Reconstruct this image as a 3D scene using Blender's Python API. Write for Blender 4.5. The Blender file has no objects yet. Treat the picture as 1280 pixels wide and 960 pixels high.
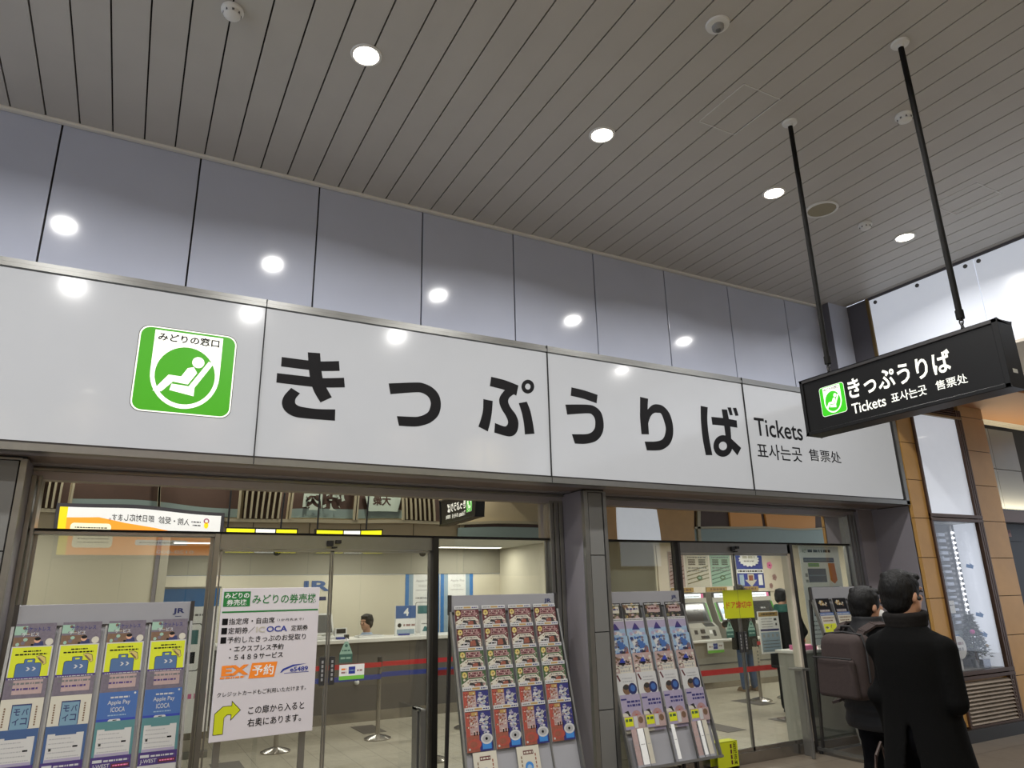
import bpy, bmesh, math, random
from mathutils import Vector, Matrix
C = bpy.context.scene.collection
scene = bpy.context.scene
R90 = math.pi/2
# ---------------------------------------------------------------- camera
cam = bpy.data.cameras.new('camera'); camo = bpy.data.objects.new('camera', cam); C.objects.link(camo)
cam.sensor_width = 36.0; cam.lens = 878.34*36/1280; cam.clip_start = .05; cam.clip_end = 100
rr = ((0.88231384, -0.47015677, -0.02179202), (0.1166972, 0.26338393, -0.95760674), (0.45596496, 0.84236662, 0.28725326))
mm = Matrix.Identity(4)
for i in range(3):
    mm[i][0] = rr[0][i]; mm[i][1] = -rr[1][i]; mm[i][2] = -rr[2][i]
mm[2][3] = 1.6
camo.matrix_world = mm
scene.camera = camo
# ---------------------------------------------------------------- view, world
vs = scene.view_settings
vs.view_transform = 'Standard'; vs.look = 'None'; vs.gamma = 1.0; vs.use_curve_mapping = False
EXPO = 0.0
vs.exposure = EXPO
scene.cycles.use_denoising = True
scene.cycles.max_bounces = 7; scene.cycles.diffuse_bounces = 3; scene.cycles.glossy_bounces = 4
scene.cycles.transparent_max_bounces = 16; scene.cycles.sample_clamp_indirect = 4.0
world = bpy.data.worlds.new('world'); scene.world = world; world.use_nodes = True
bg = world.node_tree.nodes['Background']
bg.inputs[0].default_value = (.78, .86, 1.0, 1); bg.inputs[1].default_value = 1.4
LAMP_W = 38.0        # watts of one concourse downlight
OFFICE_W = 22.0      # watts of one office ceiling light
# ---------------------------------------------------------------- materials
def lin(h):
    h = h.lstrip('#'); o = []
    for i in (0, 2, 4):
        c = int(h[i:i+2], 16)/255
        o.append(c/12.92 if c <= .04045 else ((c+.055)/1.055)**2.4)
    return tuple(o)
MATS = {}
PRINT = set('paper wine rose cream gold sun_yellow red_orange indigo lilac ice teal_card blue_frame suitcase_blue device_blue photo_brown photo_violet photo_dark photo_green photo_rust photo_pink photo_olive pale_blue sky_blue print_white'.split())   # inks on matt paper, duller than screen colours
def mat(name, col, rough=.5, metal=0., emit=0., ecol=None, noise=0., nscale=8., bump=0., bscale=60., spec=.5, coat=0., stretch=None, sheen=0.):
    if name in MATS: return MATS[name]
    m = bpy.data.materials.new(name); m.use_nodes = True
    nt = m.node_tree; b = nt.nodes['Principled BSDF']
    c = lin(col) if isinstance(col, str) else col
    if name in PRINT:
        l = .3*c[0]+.6*c[1]+.1*c[2]; c = tuple((.76*v+.24*l)*.58 for v in c)
    b.inputs['Base Color'].default_value = (*c, 1)
    b.inputs['Roughness'].default_value = rough; b.inputs['Metallic'].default_value = metal
    b.inputs['Specular IOR Level'].default_value = spec
    if coat: b.inputs['Coat Weight'].default_value = coat; b.inputs['Coat Roughness'].default_value = .04
    if emit:
        e = lin(ecol) if ecol else c
        b.inputs['Emission Color'].default_value = (*e, 1); b.inputs['Emission Strength'].default_value = emit
    tc = nt.nodes.new('ShaderNodeTexCoord'); mp = nt.nodes.new('ShaderNodeMapping')
    nt.links.new(tc.outputs['Object'], mp.inputs[0])
    if stretch: mp.inputs['Scale'].default_value = stretch
    nz = nt.nodes.new('ShaderNodeTexNoise'); nz.inputs['Scale'].default_value = nscale; nz.inputs['Detail'].default_value = 4
    nt.links.new(mp.outputs[0], nz.inputs[0])
    mx = nt.nodes.new('ShaderNodeMix'); mx.data_type = 'RGBA'; mx.blend_type = 'MULTIPLY'
    mx.inputs['Factor'].default_value = noise if noise else .06
    mx.inputs[6].default_value = (*c, 1)
    cr = nt.nodes.new('ShaderNodeValToRGB'); cr.color_ramp.elements[0].position = .3; cr.color_ramp.elements[1].position = .7
    cr.color_ramp.elements[0].color = (.55, .55, .55, 1); cr.color_ramp.elements[1].color = (1.1, 1.1, 1.1, 1)
    nt.links.new(nz.outputs[0], cr.inputs[0]); nt.links.new(cr.outputs[0], mx.inputs[7])
    nt.links.new(mx.outputs[2], b.inputs['Base Color'])
    if bump:
        n2 = nt.nodes.new('ShaderNodeTexNoise'); n2.inputs['Scale'].default_value = bscale
        nt.links.new(mp.outputs[0], n2.inputs[0])
        bp = nt.nodes.new('ShaderNodeBump'); bp.inputs['Strength'].default_value = bump; bp.inputs['Distance'].default_value = .01
        nt.links.new(n2.outputs[0], bp.inputs['Height']); nt.links.new(bp.outputs[0], b.inputs['Normal'])
    MATS[name] = m
    return m
def tile_mat(name, c1, c2, cm, sx, sy, rough, offset=0., ox=0., oy=0., mortar=.004):
    m = bpy.data.materials.new(name); m.use_nodes = True; nt = m.node_tree; b = nt.nodes['Principled BSDF']
    tc = nt.nodes.new('ShaderNodeTexCoord'); mp = nt.nodes.new('ShaderNodeMapping')
    mp.inputs['Location'].default_value = (ox, oy, 0)
    nt.links.new(tc.outputs['Object'], mp.inputs[0])
    br = nt.nodes.new('ShaderNodeTexBrick'); br.offset = offset; br.squash = 1
    br.inputs['Scale'].default_value = 1; br.inputs['Brick Width'].default_value = sx; br.inputs['Row Height'].default_value = sy
    br.inputs['Mortar Size'].default_value = mortar; br.inputs['Mortar Smooth'].default_value = .1
    br.inputs['Color1'].default_value = (*lin(c1), 1); br.inputs['Color2'].default_value = (*lin(c2), 1); br.inputs['Mortar'].default_value = (*lin(cm), 1)
    nt.links.new(mp.outputs[0], br.inputs[0])
    nz = nt.nodes.new('ShaderNodeTexNoise'); nz.inputs['Scale'].default_value = 14; nz.inputs['Detail'].default_value = 6
    nt.links.new(tc.outputs['Object'], nz.inputs[0])
    mx = nt.nodes.new('ShaderNodeMix'); mx.data_type = 'RGBA'; mx.blend_type = 'OVERLAY'; mx.inputs['Factor'].default_value = .25
    nt.links.new(br.outputs[0], mx.inputs[6]); nt.links.new(nz.outputs[0], mx.inputs[7]); nt.links.new(mx.outputs[2], b.inputs['Base Color'])
    b.inputs['Roughness'].default_value = rough
    MATS[name] = m; return m
def glass_mat(name, tint=(.93, .96, .95), bumpy=0., boost=1.0):
    m = bpy.data.materials.new(name); m.use_nodes = True; nt = m.node_tree; nt.nodes.remove(nt.nodes['Principled BSDF'])
    out = nt.nodes['Material Output']
    tr = nt.nodes.new('ShaderNodeBsdfTransparent'); tr.inputs[0].default_value = (*tint, 1)
    gl = nt.nodes.new('ShaderNodeBsdfGlossy'); gl.inputs['Roughness'].default_value = .0
    fr = nt.nodes.new('ShaderNodeFresnel'); fr.inputs[0].default_value = 1.52
    mu = nt.nodes.new('ShaderNodeMath'); mu.operation = 'MULTIPLY'; mu.inputs[1].default_value = boost; mu.use_clamp = True
    nt.links.new(fr.outputs[0], mu.inputs[0])
    ge = nt.nodes.new('ShaderNodeNewGeometry'); mr = nt.nodes.new('ShaderNodeMapRange'); mr.inputs[3].default_value = 1.52; mr.inputs[4].default_value = 1/1.52
    nt.links.new(ge.outputs['Backfacing'], mr.inputs[0]); nt.links.new(mr.outputs[0], fr.inputs[0])      # thin pane: the same reflectance on both faces
    ms = nt.nodes.new('ShaderNodeMixShader')
    nt.links.new(mu.outputs[0], ms.inputs[0]); nt.links.new(tr.outputs[0], ms.inputs[1]); nt.links.new(gl.outputs[0], ms.inputs[2]); nt.links.new(ms.outputs[0], out.inputs[0])
    MATS[name] = m; return m
def mirror_mat(name):
    m = bpy.data.materials.new(name); m.use_nodes = True; nt = m.node_tree; b = nt.nodes['Principled BSDF']
    b.inputs['Base Color'].default_value = (.74, .73, .68, 1); b.inputs['Metallic'].default_value = 1; b.inputs['Roughness'].default_value = .0
    tc = nt.nodes.new('ShaderNodeTexCoord'); nz = nt.nodes.new('ShaderNodeTexNoise')
    nz.inputs['Scale'].default_value = 1.3; nz.inputs['Detail'].default_value = 0
    nt.links.new(tc.outputs['Object'], nz.inputs[0])
    bp = nt.nodes.new('ShaderNodeBump'); bp.inputs['Strength'].default_value = .35; bp.inputs['Distance'].default_value = .012
    nt.links.new(nz.outputs[0], bp.inputs['Height']); nt.links.new(bp.outputs[0], b.inputs['Normal'])
    MATS[name] = m; return m
mat('black', '#141414', .5); mat('ink', '#0d0c0f', .55, spec=.15); mat('white', '#e8e8e8', .5); mat('paper', '#d9d6d0', .6)
mat('ceiling_plank', '#b4b1ac', .38, noise=.10, nscale=3)
mat('fascia', '#b2b7c8', .10, spec=.35, noise=.12, nscale=1.6, bump=.02, bscale=3)
mat('dark_fascia', '#57555b', .3)
mat('joint', '#1c1c1c', .8)
mat('alu', '#8d8d8b', .32, metal=.85, noise=.1, nscale=20); mat('alu_dark', '#4a4848', .35, metal=.7)
mat('steel', '#a5a09a', .22, metal=.95, noise=.15, nscale=40, stretch=(1, 1, .05)); mat('chrome', '#c8c8c8', .08, metal=1)
mat('bronze', '#8c7c74', .3, metal=.45); mat('soffit', '#a09ca2', .3, metal=.45, noise=.15, nscale=2)
mat('pillar_grey', '#71716f', .4, metal=.25, noise=.06, nscale=5); mat('pillar_side', '#858086', .4, metal=.15)
mat('lightbox', '#8b8c90', .12, emit=.24, ecol='#eef1f2', coat=.3, noise=.04)
mat('green', '#3f9a12', .35, emit=.12); mat('sign_green', '#2fae0e', .35, emit=.55)
mat('lit_white', '#ecece2', .4, emit=.55); mat('sign_black', '#0f0e0e', .35, spec=.3); mat('rod_black', '#161514', .65, spec=.15); mat('moulding', '#d4d1ca', .5)
mat('downlight', '#ffffff', .4, emit=14, ecol='#fff6e2')
mat('office_lamp', '#ffffff', .4, emit=3.0, ecol='#fff6e8')
mat('ivory', '#c9c2ae', .6, noise=.05, nscale=2); mat('office_grey', '#8e8a7c', .65, noise=.06, nscale=3); mat('office_ceiling', '#b9b5a8', .7)
mat('counter_dark', '#55504c', .45, noise=.15, nscale=30); mat('counter_white', '#d6d4cf', .35)
mat('red', '#b3101c', .55); mat('blue', '#1d2f86', .55); mat('belt_red', '#b70f1f', .6, noise=.1, nscale=60); mat('belt_blue', '#23368e', .6, noise=.1, nscale=60)
mat('brown_stone', '#b88d50', .42, noise=.22, nscale=5, bump=.05, bscale=40); mat('stone_joint', '#3c2e1a', .8)
mat('brown_metal', '#4e3a2e', .35, metal=.55); mat('gold_metal', '#7c6742', .35, metal=.6)
mat('base_black', '#1b1916', .35); mat('backlit_panel', '#ccd0d8', .25, emit=.42, ecol='#e4eaf6', coat=.2)
mat('orange_soffit', '#a8733f', .6, noise=.1); mat('slat_white', '#c9bfb0', .55)
mat('board_white', '#bdb8bc', .55); mat('board_green', '#0f6a2c', .5); mat('orange', '#dd7a1c', .55); mat('yellow', '#e3d81c', .5); mat('lime', '#b4ba10', .5)
mat('skin', '#b98a6e', .5, noise=.08, nscale=30); mat('hair', '#070606', .6, spec=.25, noise=.4, nscale=60, bump=.5, bscale=120, stretch=(1, 1, .3))
mat('coat', '#0b0b0b', .9, spec=.08, noise=.2, nscale=80, bump=.15, bscale=250); mat('jacket', '#1a1a1c', .65, spec=.25, noise=.2, nscale=12); mat('trousers', '#08080b', .9, spec=.1, noise=.2)
mat('scarf', '#1d1b1a', .9, spec=.1, noise=.5, nscale=40); mat('bag', '#382f2d', .8, spec=.2, noise=.25, nscale=50, bump=.2, bscale=300); mat('bag_dark', '#151314', .6); mat('brown_bag', '#3c2a22', .55, noise=.2)
mat('jeans', '#3f587c', .8, noise=.35, nscale=25); mat('tan_shoe', '#7c6448', .6); mat('shirt', '#9fb2cc', .7, noise=.1); mat('mask', '#dcdcdc', .7); mat('teal', '#1e5b52', .85, noise=.3, nscale=30); mat('shoe_black', '#0e0d0d', .4)
mat('machine_grey', '#9a9890', .4, noise=.06); mat('machine_dark', '#2c2c2e', .35); mat('machine_green', '#3f8a2a', .4); mat('screen_dark', '#23262b', .12, emit=.05, ecol='#3a4250', coat=.4); mat('screen_lit', '#8fa0b4', .15, emit=.55, ecol='#a7bbd2'); mat('screen_white', '#dfe6ee', .2, emit=.8, ecol='#e8eef8')
mat('case_inner', '#9aa0ab', .25, metal=.5, emit=.0); mat('led', '#ffffff', .4, emit=5.0, ecol='#f0f4ff')
mat('foliage', '#0e180b', .8, spec=.1, noise=.4, nscale=60); mat('foliage_light', '#566248', .7, noise=.3, nscale=60); mat('magenta', '#d037a0', .25, coat=.4); mat('silver', '#b9bec8', .12, metal=.9)
mat('blue_poster', '#2f6fae', .5, noise=.1); mat('pale_blue', '#a9cbe2', .5); mat('sky_blue', '#2a6dc0', .5); mat('navy', '#16204e', .5); mat('purple', '#35205e', .5)
mat('photo_brown', '#8a5f36', .6, noise=.5, nscale=60); mat('photo_violet', '#7d6f80', .6, noise=.5, nscale=50); mat('photo_dark', '#2a2522', .6, noise=.4, nscale=60); mat('photo_green', '#3f6a2c', .6, noise=.5, nscale=60); mat('photo_rust', '#b0502a', .6, noise=.4, nscale=60); mat('photo_pink', '#c9a6a0', .6, noise=.3, nscale=60); mat('photo_olive', '#7c7440', .6, noise=.5, nscale=60)
mat('wine', '#6e1420', .5, noise=.3, nscale=40); mat('rose', '#c08a88', .6, noise=.4, nscale=70); mat('cream', '#e0d8bf', .6); mat('gold', '#c79a1e', .5); mat('sun_yellow', '#e6c81a', .5); mat('red_orange', '#c8401c', .5, noise=.3, nscale=60); mat('indigo', '#2a2a86', .5, noise=.2, nscale=50); mat('grey', '#8c8c8c', .5); mat('mid_grey', '#5a5a5a', .5); mat('lilac', '#b3a5c6', .5, noise=.15, nscale=40); mat('ice', '#9cc4e6', .5, noise=.3, nscale=40); mat('teal_card', '#3f8f92', .5); mat('blue_frame', '#2a5c9a', .5); mat('pink', '#d9719f', .5); mat('mint', '#7f9c8a', .5); mat('pine', '#34574c', .5); mat('leaf_green', '#6fb43f', .5); mat('suitcase_blue', '#3f72ad', .5); mat('device_blue', '#6fa3bd', .5)
mat('rear_beige', '#b5a684', .6, noise=.08, nscale=2); mat('rear_frame', '#a39a7e', .5); mat('rear_brown', '#4a3528', .6, noise=.2); mat('rear_glass', '#7f8f88', .3); mat('banner_white', '#e4e4e4', .5, emit=1.0); mat('banner_orange', '#e8872a', .4, emit=1.8); mat('banner_yellow', '#e8d020', .4, emit=1.15); mat('banner_cream', '#f4ecca', .4, emit=1.15); mat('banner_text', '#303030', .5); mat('rear_sign', '#b7c4b2', .5); mat('rear_orange', '#b9803f', .5, emit=.12); mat('lamp_yellow', '#eee61a', .4, emit=1.3); mat('lamp_white', '#f0f0ea', .4, emit=1.3)
mat('acrylic', '#8b8b8f', .25); mat('plastic_white', '#d8d8d6', .4); mat('print_white', '#d8d8d6', .5); mat('poster_white', '#f6f6f4', .5); mat('case_back', '#24272d', .35); mat('louvre', '#8d8072', .5, metal=.2); mat('speaker_beige', '#8f8871', .6)
tile_mat('hall_floor', '#70665a', '#685e52', '#3e3730', .6, .6, .3, 0, .1, .2)
tile_mat('office_floor', '#a9a292', '#b0a999', '#6a6458', .3, .6, .3, 0, .29, .15, .003)
glass_mat('glass', boost=1.9); glass_mat('case_glass', (.97, .97, .97)); mirror_mat('mirror')
# ---------------------------------------------------------------- mesh building
_txt = {}
def text_data(s, bold=0.):
    k = (s, bold)
    if k in _txt: return _txt[k]
    cu = bpy.data.curves.new('t', 'FONT'); cu.body = s; cu.size = 1; cu.offset = bold; cu.resolution_u = 6 if len(s) == 1 else 3; cu.fill_mode = 'FRONT'
    ob = bpy.data.objects.new('t', cu); C.objects.link(ob)
    dg = bpy.context.evaluated_depsgraph_get(); me = bpy.data.meshes.new_from_object(ob.evaluated_get(dg))
    vs_ = [(v.co.x, v.co.y) for v in me.vertices]; fs = [tuple(p.vertices) for p in me.polygons]
    bpy.data.objects.remove(ob); bpy.data.curves.remove(cu); bpy.data.meshes.remove(me)
    if vs_:
        x0 = min(v[0] for v in vs_); x1 = max(v[0] for v in vs_); y0 = min(v[1] for v in vs_); y1 = max(v[1] for v in vs_)
        vs_ = [((v[0]-x0)/max(x1-x0, 1e-6), (v[1]-y0)/max(y1-y0, 1e-6)) for v in vs_]
        asp = (x1-x0)/max(y1-y0, 1e-6)
    else: asp = 1
    _txt[k] = (vs_, fs, asp); return _txt[k]
class MB:
    def __init__(s): s.v = []; s.f = []; s.mi = []; s.mats = []
    def m(s, name):
        if name not in s.mats: s.mats.append(name)
        return s.mats.index(name)
    def face(s, mt, pts):
        b = len(s.v); s.v += [tuple(p) for p in pts]; s.f.append(tuple(range(b, b+len(pts)))); s.mi.append(s.m(mt))
    def raw(s, mt, vs_, fs):
        b = len(s.v); i = s.m(mt); s.v += [tuple(p) for p in vs_]
        for f in fs: s.f.append(tuple(b+k for k in f)); s.mi.append(i)
    def box(s, mt, x0, x1, y0, y1, z0, z1):
        p = [(x0, y0, z0), (x1, y0, z0), (x1, y1, z0), (x0, y1, z0), (x0, y0, z1), (x1, y0, z1), (x1, y1, z1), (x0, y1, z1)]
        s.raw(mt, p, [(0, 3, 2, 1), (4, 5, 6, 7), (0, 1, 5, 4), (1, 2, 6, 5), (2, 3, 7, 6), (3, 0, 4, 7)])
    def bar(s, mt, p, q, w, h, up=(0, 0, 1)):
        p = Vector(p); q = Vector(q); d = (q-p).normalized(); u = Vector(up)
        if abs(d.dot(u)) > .99: u = Vector((0, 1, 0))
        r = d.cross(u).normalized()*(w/2); t = r.cross(d).normalized()*(h/2)
        ps = [p-r-t, p+r-t, p+r+t, p-r+t, q-r-t, q+r-t, q+r+t, q-r+t]
        s.raw(mt, ps, [(0, 1, 2, 3), (7, 6, 5, 4), (0, 4, 5, 1), (1, 5, 6, 2), (2, 6, 7, 3), (3, 7, 4, 0)])
    def tube(s, mt, pts, r, n=12):
        pts = [Vector(p) for p in pts]; rs = r if isinstance(r, (list, tuple)) else [r]*len(pts)
        b = []
        for i, p in enumerate(pts):
            d = (pts[min(i+1, len(pts)-1)]-pts[max(i-1, 0)]).normalized()
            u = Vector((0, 0, 1)) if abs(d.z) < .95 else Vector((1, 0, 0))
            a = d.cross(u).normalized(); c = a.cross(d)
            b += [p+(a*math.cos(2*math.pi*k/n)+c*math.sin(2*math.pi*k/n))*rs[i] for k in range(n)]
        fs = []
        for i in range(len(pts)-1):
            for k in range(n): fs.append((i*n+k, i*n+(k+1) % n, (i+1)*n+(k+1) % n, (i+1)*n+k))
        fs.append(tuple(range(n-1, -1, -1))); fs.append(tuple((len(pts)-1)*n+k for k in range(n)))
        s.raw(mt, b, fs)
    def lathe(s, mt, c, prof, n=24, axis='z', flip=1):
        b = []
        for r, z in prof:
            for k in range(n):
                a = 2*math.pi*k/n; x, y = r*math.cos(a), r*math.sin(a)
                b.append((c[0]+x, c[1]+y, c[2]+z) if axis == 'z' else ((c[0]+x, c[1]+z, c[2]+y) if axis == 'y' else (c[0]+z, c[1]+x, c[2]+y)))
        fs = []
        for i in range(len(prof)-1):
            for k in range(n): fs.append((i*n+k, i*n+(k+1) % n, (i+1)*n+(k+1) % n, (i+1)*n+k))
        fs.append(tuple(range(n-1, -1, -1))); fs.append(tuple((len(prof)-1)*n+k for k in range(n)))
        s.raw(mt, b, fs)
    def ball(s, mt, c, r, n=12, sc=(1, 1, 1)):
        prof = []
        b = []; fs = []; h = n//2+2
        for i in range(h+1):
            th = math.pi*i/h
            for k in range(n):
                a = 2*math.pi*k/n
                b.append((c[0]+r*sc[0]*math.sin(th)*math.cos(a), c[1]+r*sc[1]*math.sin(th)*math.sin(a), c[2]+r*sc[2]*math.cos(th)))
        for i in range(h):
            for k in range(n): fs.append((i*n+k, (i+1)*n+k, (i+1)*n+(k+1) % n, i*n+(k+1) % n))
        s.raw(mt, b, fs)
    def build(s, name, parent=None, smooth=False, bevel=0., local=False, orig=None):
        me = bpy.data.meshes.new(name)
        if parent is not None and not local:
            L = parent_loc(parent); vs_ = [(v[0]-L[0], v[1]-L[1], v[2]-L[2]) for v in s.v]; org = (0, 0, 0)
        elif parent is None and not local:
            xs = [v[0] for v in s.v]; ys = [v[1] for v in s.v]; zs = [v[2] for v in s.v]
            org = orig or ((min(xs)+max(xs))/2, (min(ys)+max(ys))/2, min(zs))
            vs_ = [(v[0]-org[0], v[1]-org[1], v[2]-org[2]) for v in s.v]
        else: vs_ = s.v; org = (0, 0, 0)
        me.from_pydata(vs_, [], s.f)
        for n_ in s.mats: me.materials.append(MATS[n_])
        me.polygons.foreach_set('material_index', s.mi); me.update()
        bm = bmesh.new(); bm.from_mesh(me)
        if smooth or bevel: bmesh.ops.remove_doubles(bm, verts=bm.verts, dist=1e-5)
        bm.to_mesh(me); bm.free()
        if smooth:
            me.polygons.foreach_set('use_smooth', [True]*len(me.polygons))
            try: me.set_sharp_from_angle(angle=math.radians(38))
            except Exception: pass
        o = bpy.data.objects.new(name, me); C.objects.link(o); o.location = org
        if bevel:
            bv = o.modifiers.new('bevel', 'BEVEL'); bv.width = bevel; bv.segments = 2; bv.limit_method = 'ANGLE'
        if parent is not None: o.parent = parent
        return o
def parent_loc(p):
    L = Vector((0, 0, 0))
    while p is not None: L += p.location; p = p.parent
    return L
class P:     # a flat drawing frame on a surface: a to the right, b up, h out of the face
    def __init__(s, mb, o, u, v): s.mb = mb; s.o = Vector(o); s.u = Vector(u).normalized(); s.v = Vector(v).normalized(); s.n = s.u.cross(s.v)
    def at(s, a, b, h=0.): return s.o+s.u*a+s.v*b+s.n*h
    def rect(s, mt, a0, a1, b0, b1, h=.001): s.mb.face(mt, [s.at(a0, b0, h), s.at(a1, b0, h), s.at(a1, b1, h), s.at(a0, b1, h)])
    def poly(s, mt, pts, h=.001): s.mb.face(mt, [s.at(a, b, h) for a, b in pts])
    def disc(s, mt, a, b, r, h=.001, n=28, rb=None): s.poly(mt, [(a+r*math.cos(2*math.pi*k/n), b+(rb or r)*math.sin(2*math.pi*k/n)) for k in range(n)], h)
    def ring(s, mt, a, b, r0, r1, h=.001, n=28):
        for k in range(n):
            t0 = 2*math.pi*k/n; t1 = 2*math.pi*(k+1)/n
            s.poly(mt, [(a+r0*math.cos(t0), b+r0*math.sin(t0)), (a+r1*math.cos(t0), b+r1*math.sin(t0)), (a+r1*math.cos(t1), b+r1*math.sin(t1)), (a+r0*math.cos(t1), b+r0*math.sin(t1))], h)
    def rrect(s, mt, a0, a1, b0, b1, r, h=.001):
        pts = []
        for cx, cy, t in ((a1-r, b0+r, -R90), (a1-r, b1-r, 0), (a0+r, b1-r, R90), (a0+r, b0+r, math.pi)):
            pts += [(cx+r*math.cos(t+R90*k/6), cy+r*math.sin(t+R90*k/6)) for k in range(7)]
        s.poly(mt, pts, h)
    def slab(s, mt, a0, a1, b0, b1, h0, h1):
        p = [s.at(a, b, h) for h in (h0, h1) for a, b in ((a0, b0), (a1, b0), (a1, b1), (a0, b1))]
        s.mb.raw(mt, p, [(0, 3, 2, 1), (4, 5, 6, 7), (0, 1, 5, 4), (1, 2, 6, 5), (2, 3, 7, 6), (3, 0, 4, 7)])
    def text(s, mt, t, a0, a1, b0, b1, h=.0015, bold=0., fit=False, align='l'):
        vs_, fs, asp = text_data(t, bold)
        if fit:
            W = min(a1-a0, (b1-b0)*asp)
            if align == 'c': a0 = (a0+a1-W)/2
            elif align == 'r': a0 = a1-W
            a1 = a0+W
        s.mb.raw(mt, [s.at(a0+x*(a1-a0), b0+y*(b1-b0), h) for x, y in vs_], fs)
    def dashes(s, mt, a0, a1, b, t, rnd, h=.0012):
        a = a0
        while a < a1:
            w = min(rnd.uniform(.6, 2.6)*t, a1-a); s.rect(mt, a, a+w, b, b+t, h); a += w+t*.5
def tag(o, label, cat, group=None, kind=None):
    if label: o['label'] = label
    if cat: o['category'] = cat
    if group: o['group'] = group
    if kind: o['kind'] = kind
    return o
def thing(name, label, cat, loc=(0, 0, 0), rz=0., group=None):
    o = bpy.data.objects.new(name, None); C.objects.link(o); o.location = loc; o.rotation_euler = (0, 0, rz); o.empty_display_size = .1
    return tag(o, label, cat, group)
def struct(name, mb, label=None, smooth=False, bevel=0.):
    o = mb.build(name, None, smooth, bevel); o['kind'] = 'structure'
    if label: o['label'] = label
    return o
def copy_tree(o, parent=None):
    c = o.copy(); C.objects.link(c); c.parent = parent
    for ch in list(o.children): copy_tree(ch, c)
    return c
def emblem(p, a, b, w, h, green, white, base=.002, txt='ink'):
    X = lambda x: a+x*w
    Y = lambda y: b+y*h
    p.rrect('mid_grey', a, a+w, b, b+h, .11*w, base); p.rrect(white, a+.008*w, a+w*.992, b+.008*h, b+h*.992, .105*w, base+.0006)
    p.rrect(green, a+.022*w, a+w*.978, b+.022*h, b+h*.978, .095*w, base+.0012)
    pts = [(X(.155), Y(.955)), (X(.155), Y(.47))]+[(X(.5-.345*math.cos(math.pi*k/20)), Y(.47-.40*math.sin(math.pi*k/20))) for k in range(1, 20)]+[(X(.845), Y(.47)), (X(.845), Y(.955))]
    p.poly(white, pts[::-1] if False else pts, base+.0018)
    p.disc(green, X(.5), Y(.455), .30*w, base+.0024, 40, .335*h)
    p.disc(white, X(.615), Y(.625), .062*w, base+.003, 20, .066*h)
    p.poly(white, [(X(.20), Y(.245)), (X(.285), Y(.245)), (X(.385), Y(.37)), (X(.535), Y(.355)), (X(.615), Y(.50)), (X(.575), Y(.565)), (X(.515), Y(.545)), (X(.46), Y(.44)), (X(.335), Y(.445))], base+.003)
    p.poly(white, [(X(.36), Y(.27)), (X(.605), Y(.225)), (X(.605), Y(.325)), (X(.775), Y(.635)), (X(.72), Y(.65)), (X(.545), Y(.335)), (X(.375), Y(.345))], base+.003)
    p.text(txt, 'みどりの窓口', X(.19), X(.81), Y(.835), Y(.93), base+.003, .022)
# ================================================================ SETTING
ZC = 4.854; YF = 5.18; YG = 5.6; RY = -3.0      # hall ceiling, fascia face, shop glass, opposite wall
mb = MB(); mb.box('hall_floor', -6, 19, RY-.2, YG+.05, -.06, 0); struct('floor', mb)
mb = MB(); mb.box('office_floor', -3, 13, YG+.05, 13, -.06, .0); o = struct('floor', mb)
mb = MB()
x = -.848-.2037*22
while x < 7.30:
    mb.box('ceiling_plank', x+.005, min(x+.2037-.005, 7.36), RY, YF-.015, ZC, ZC+.02); x += .2037
mb.box('joint', -6, 7.4, RY, YF+.3, ZC+.02, ZC+.05)
struct('ceiling', mb)
mb = MB(); mb.box('moulding', -6, 7.03, YF-.045, YF-.005, ZC-.02, ZC+.005); struct('trim_1', mb, 'pale grey moulding where the ceiling meets the panelled upper wall', bevel=.006)
mb = MB()
x = .151-.9*7
while x < 7.0:
    mb.box('fascia', x+.006, min(x+.894, 7.03), YF, YF+.03, 3.60, ZC); x += .9
mb.box('joint', -6, 7.05, YF+.02, YF+.1, 2.5, ZC+.05)
struct('wall_front', mb, 'glossy blue grey panelled upper wall above the white sign', bevel=.002)
mb = MB()
mb.box('fascia', 7.03, 7.365, 5.03, 5.19, 3.6, ZC); mb.box('dark_fascia', 7.025, 7.031, 5.032, 5.18, 3.6, ZC); struct('pillar', mb, 'narrow grey corner column beside the upper wall panels')
mb = MB()
mb.box('dark_fascia', 7.37, 7.5, 4.78, 5.2, 3.7, ZC); mb.box('gold_metal', 7.36, 7.5, 4.745, 4.78, 3.7, ZC)
y = 4.74
k = 0
while y > RY:
    y0 = max(y-1.2, RY); mb.box('backlit_panel', 7.37, 7.40, y0+.003, y-.003, 3.86, ZC-.03)
    y -= 1.2
mb.box('dark_fascia', 7.36, 7.5, RY, 4.745, ZC-.03, ZC); mb.box('slat_white', 7.365, 7.46, RY, 4.745, 3.83, 3.86); mb.box('dark_fascia', 7.40, 7.5, RY, 4.745, 3.85, ZC)
wr = struct('wall_right', mb, 'white backlit panel band dropping from the high ceiling at the right')
for y, z in ((4.66, 4.775), (4.15, 4.775), (3.625, 4.775), (3.49, 4.775), (2.9, 4.775), (2.4, 4.775)):
    mb = MB(); mb.lathe('mid_grey', (7.365, y, z), [(.022, 0), (.022, -.006), (.012, -.012), (.001, -.012)], 16, 'x'); mb.build('stud', wr, True)
# lower ceiling beyond the backlit band
mb = MB()
mb.box('slat_white', 7.4, 19, RY, 4.2, 3.86, 3.92)
for k in range(34): mb.box('slat_white', 7.5, 13, 4.22+k*.055, 4.262+k*.055, 3.86, 3.90)
mb.box('mid_grey', 7.4, 13, 4.2, 6.2, 3.91, 3.95)
mb.box('orange_soffit', 9.2, 13, 4.28, 5.28, 3.80, 3.87)
struct('ceiling', mb, 'low slatted ceiling with an orange band beyond the brown stone wall')
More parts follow.
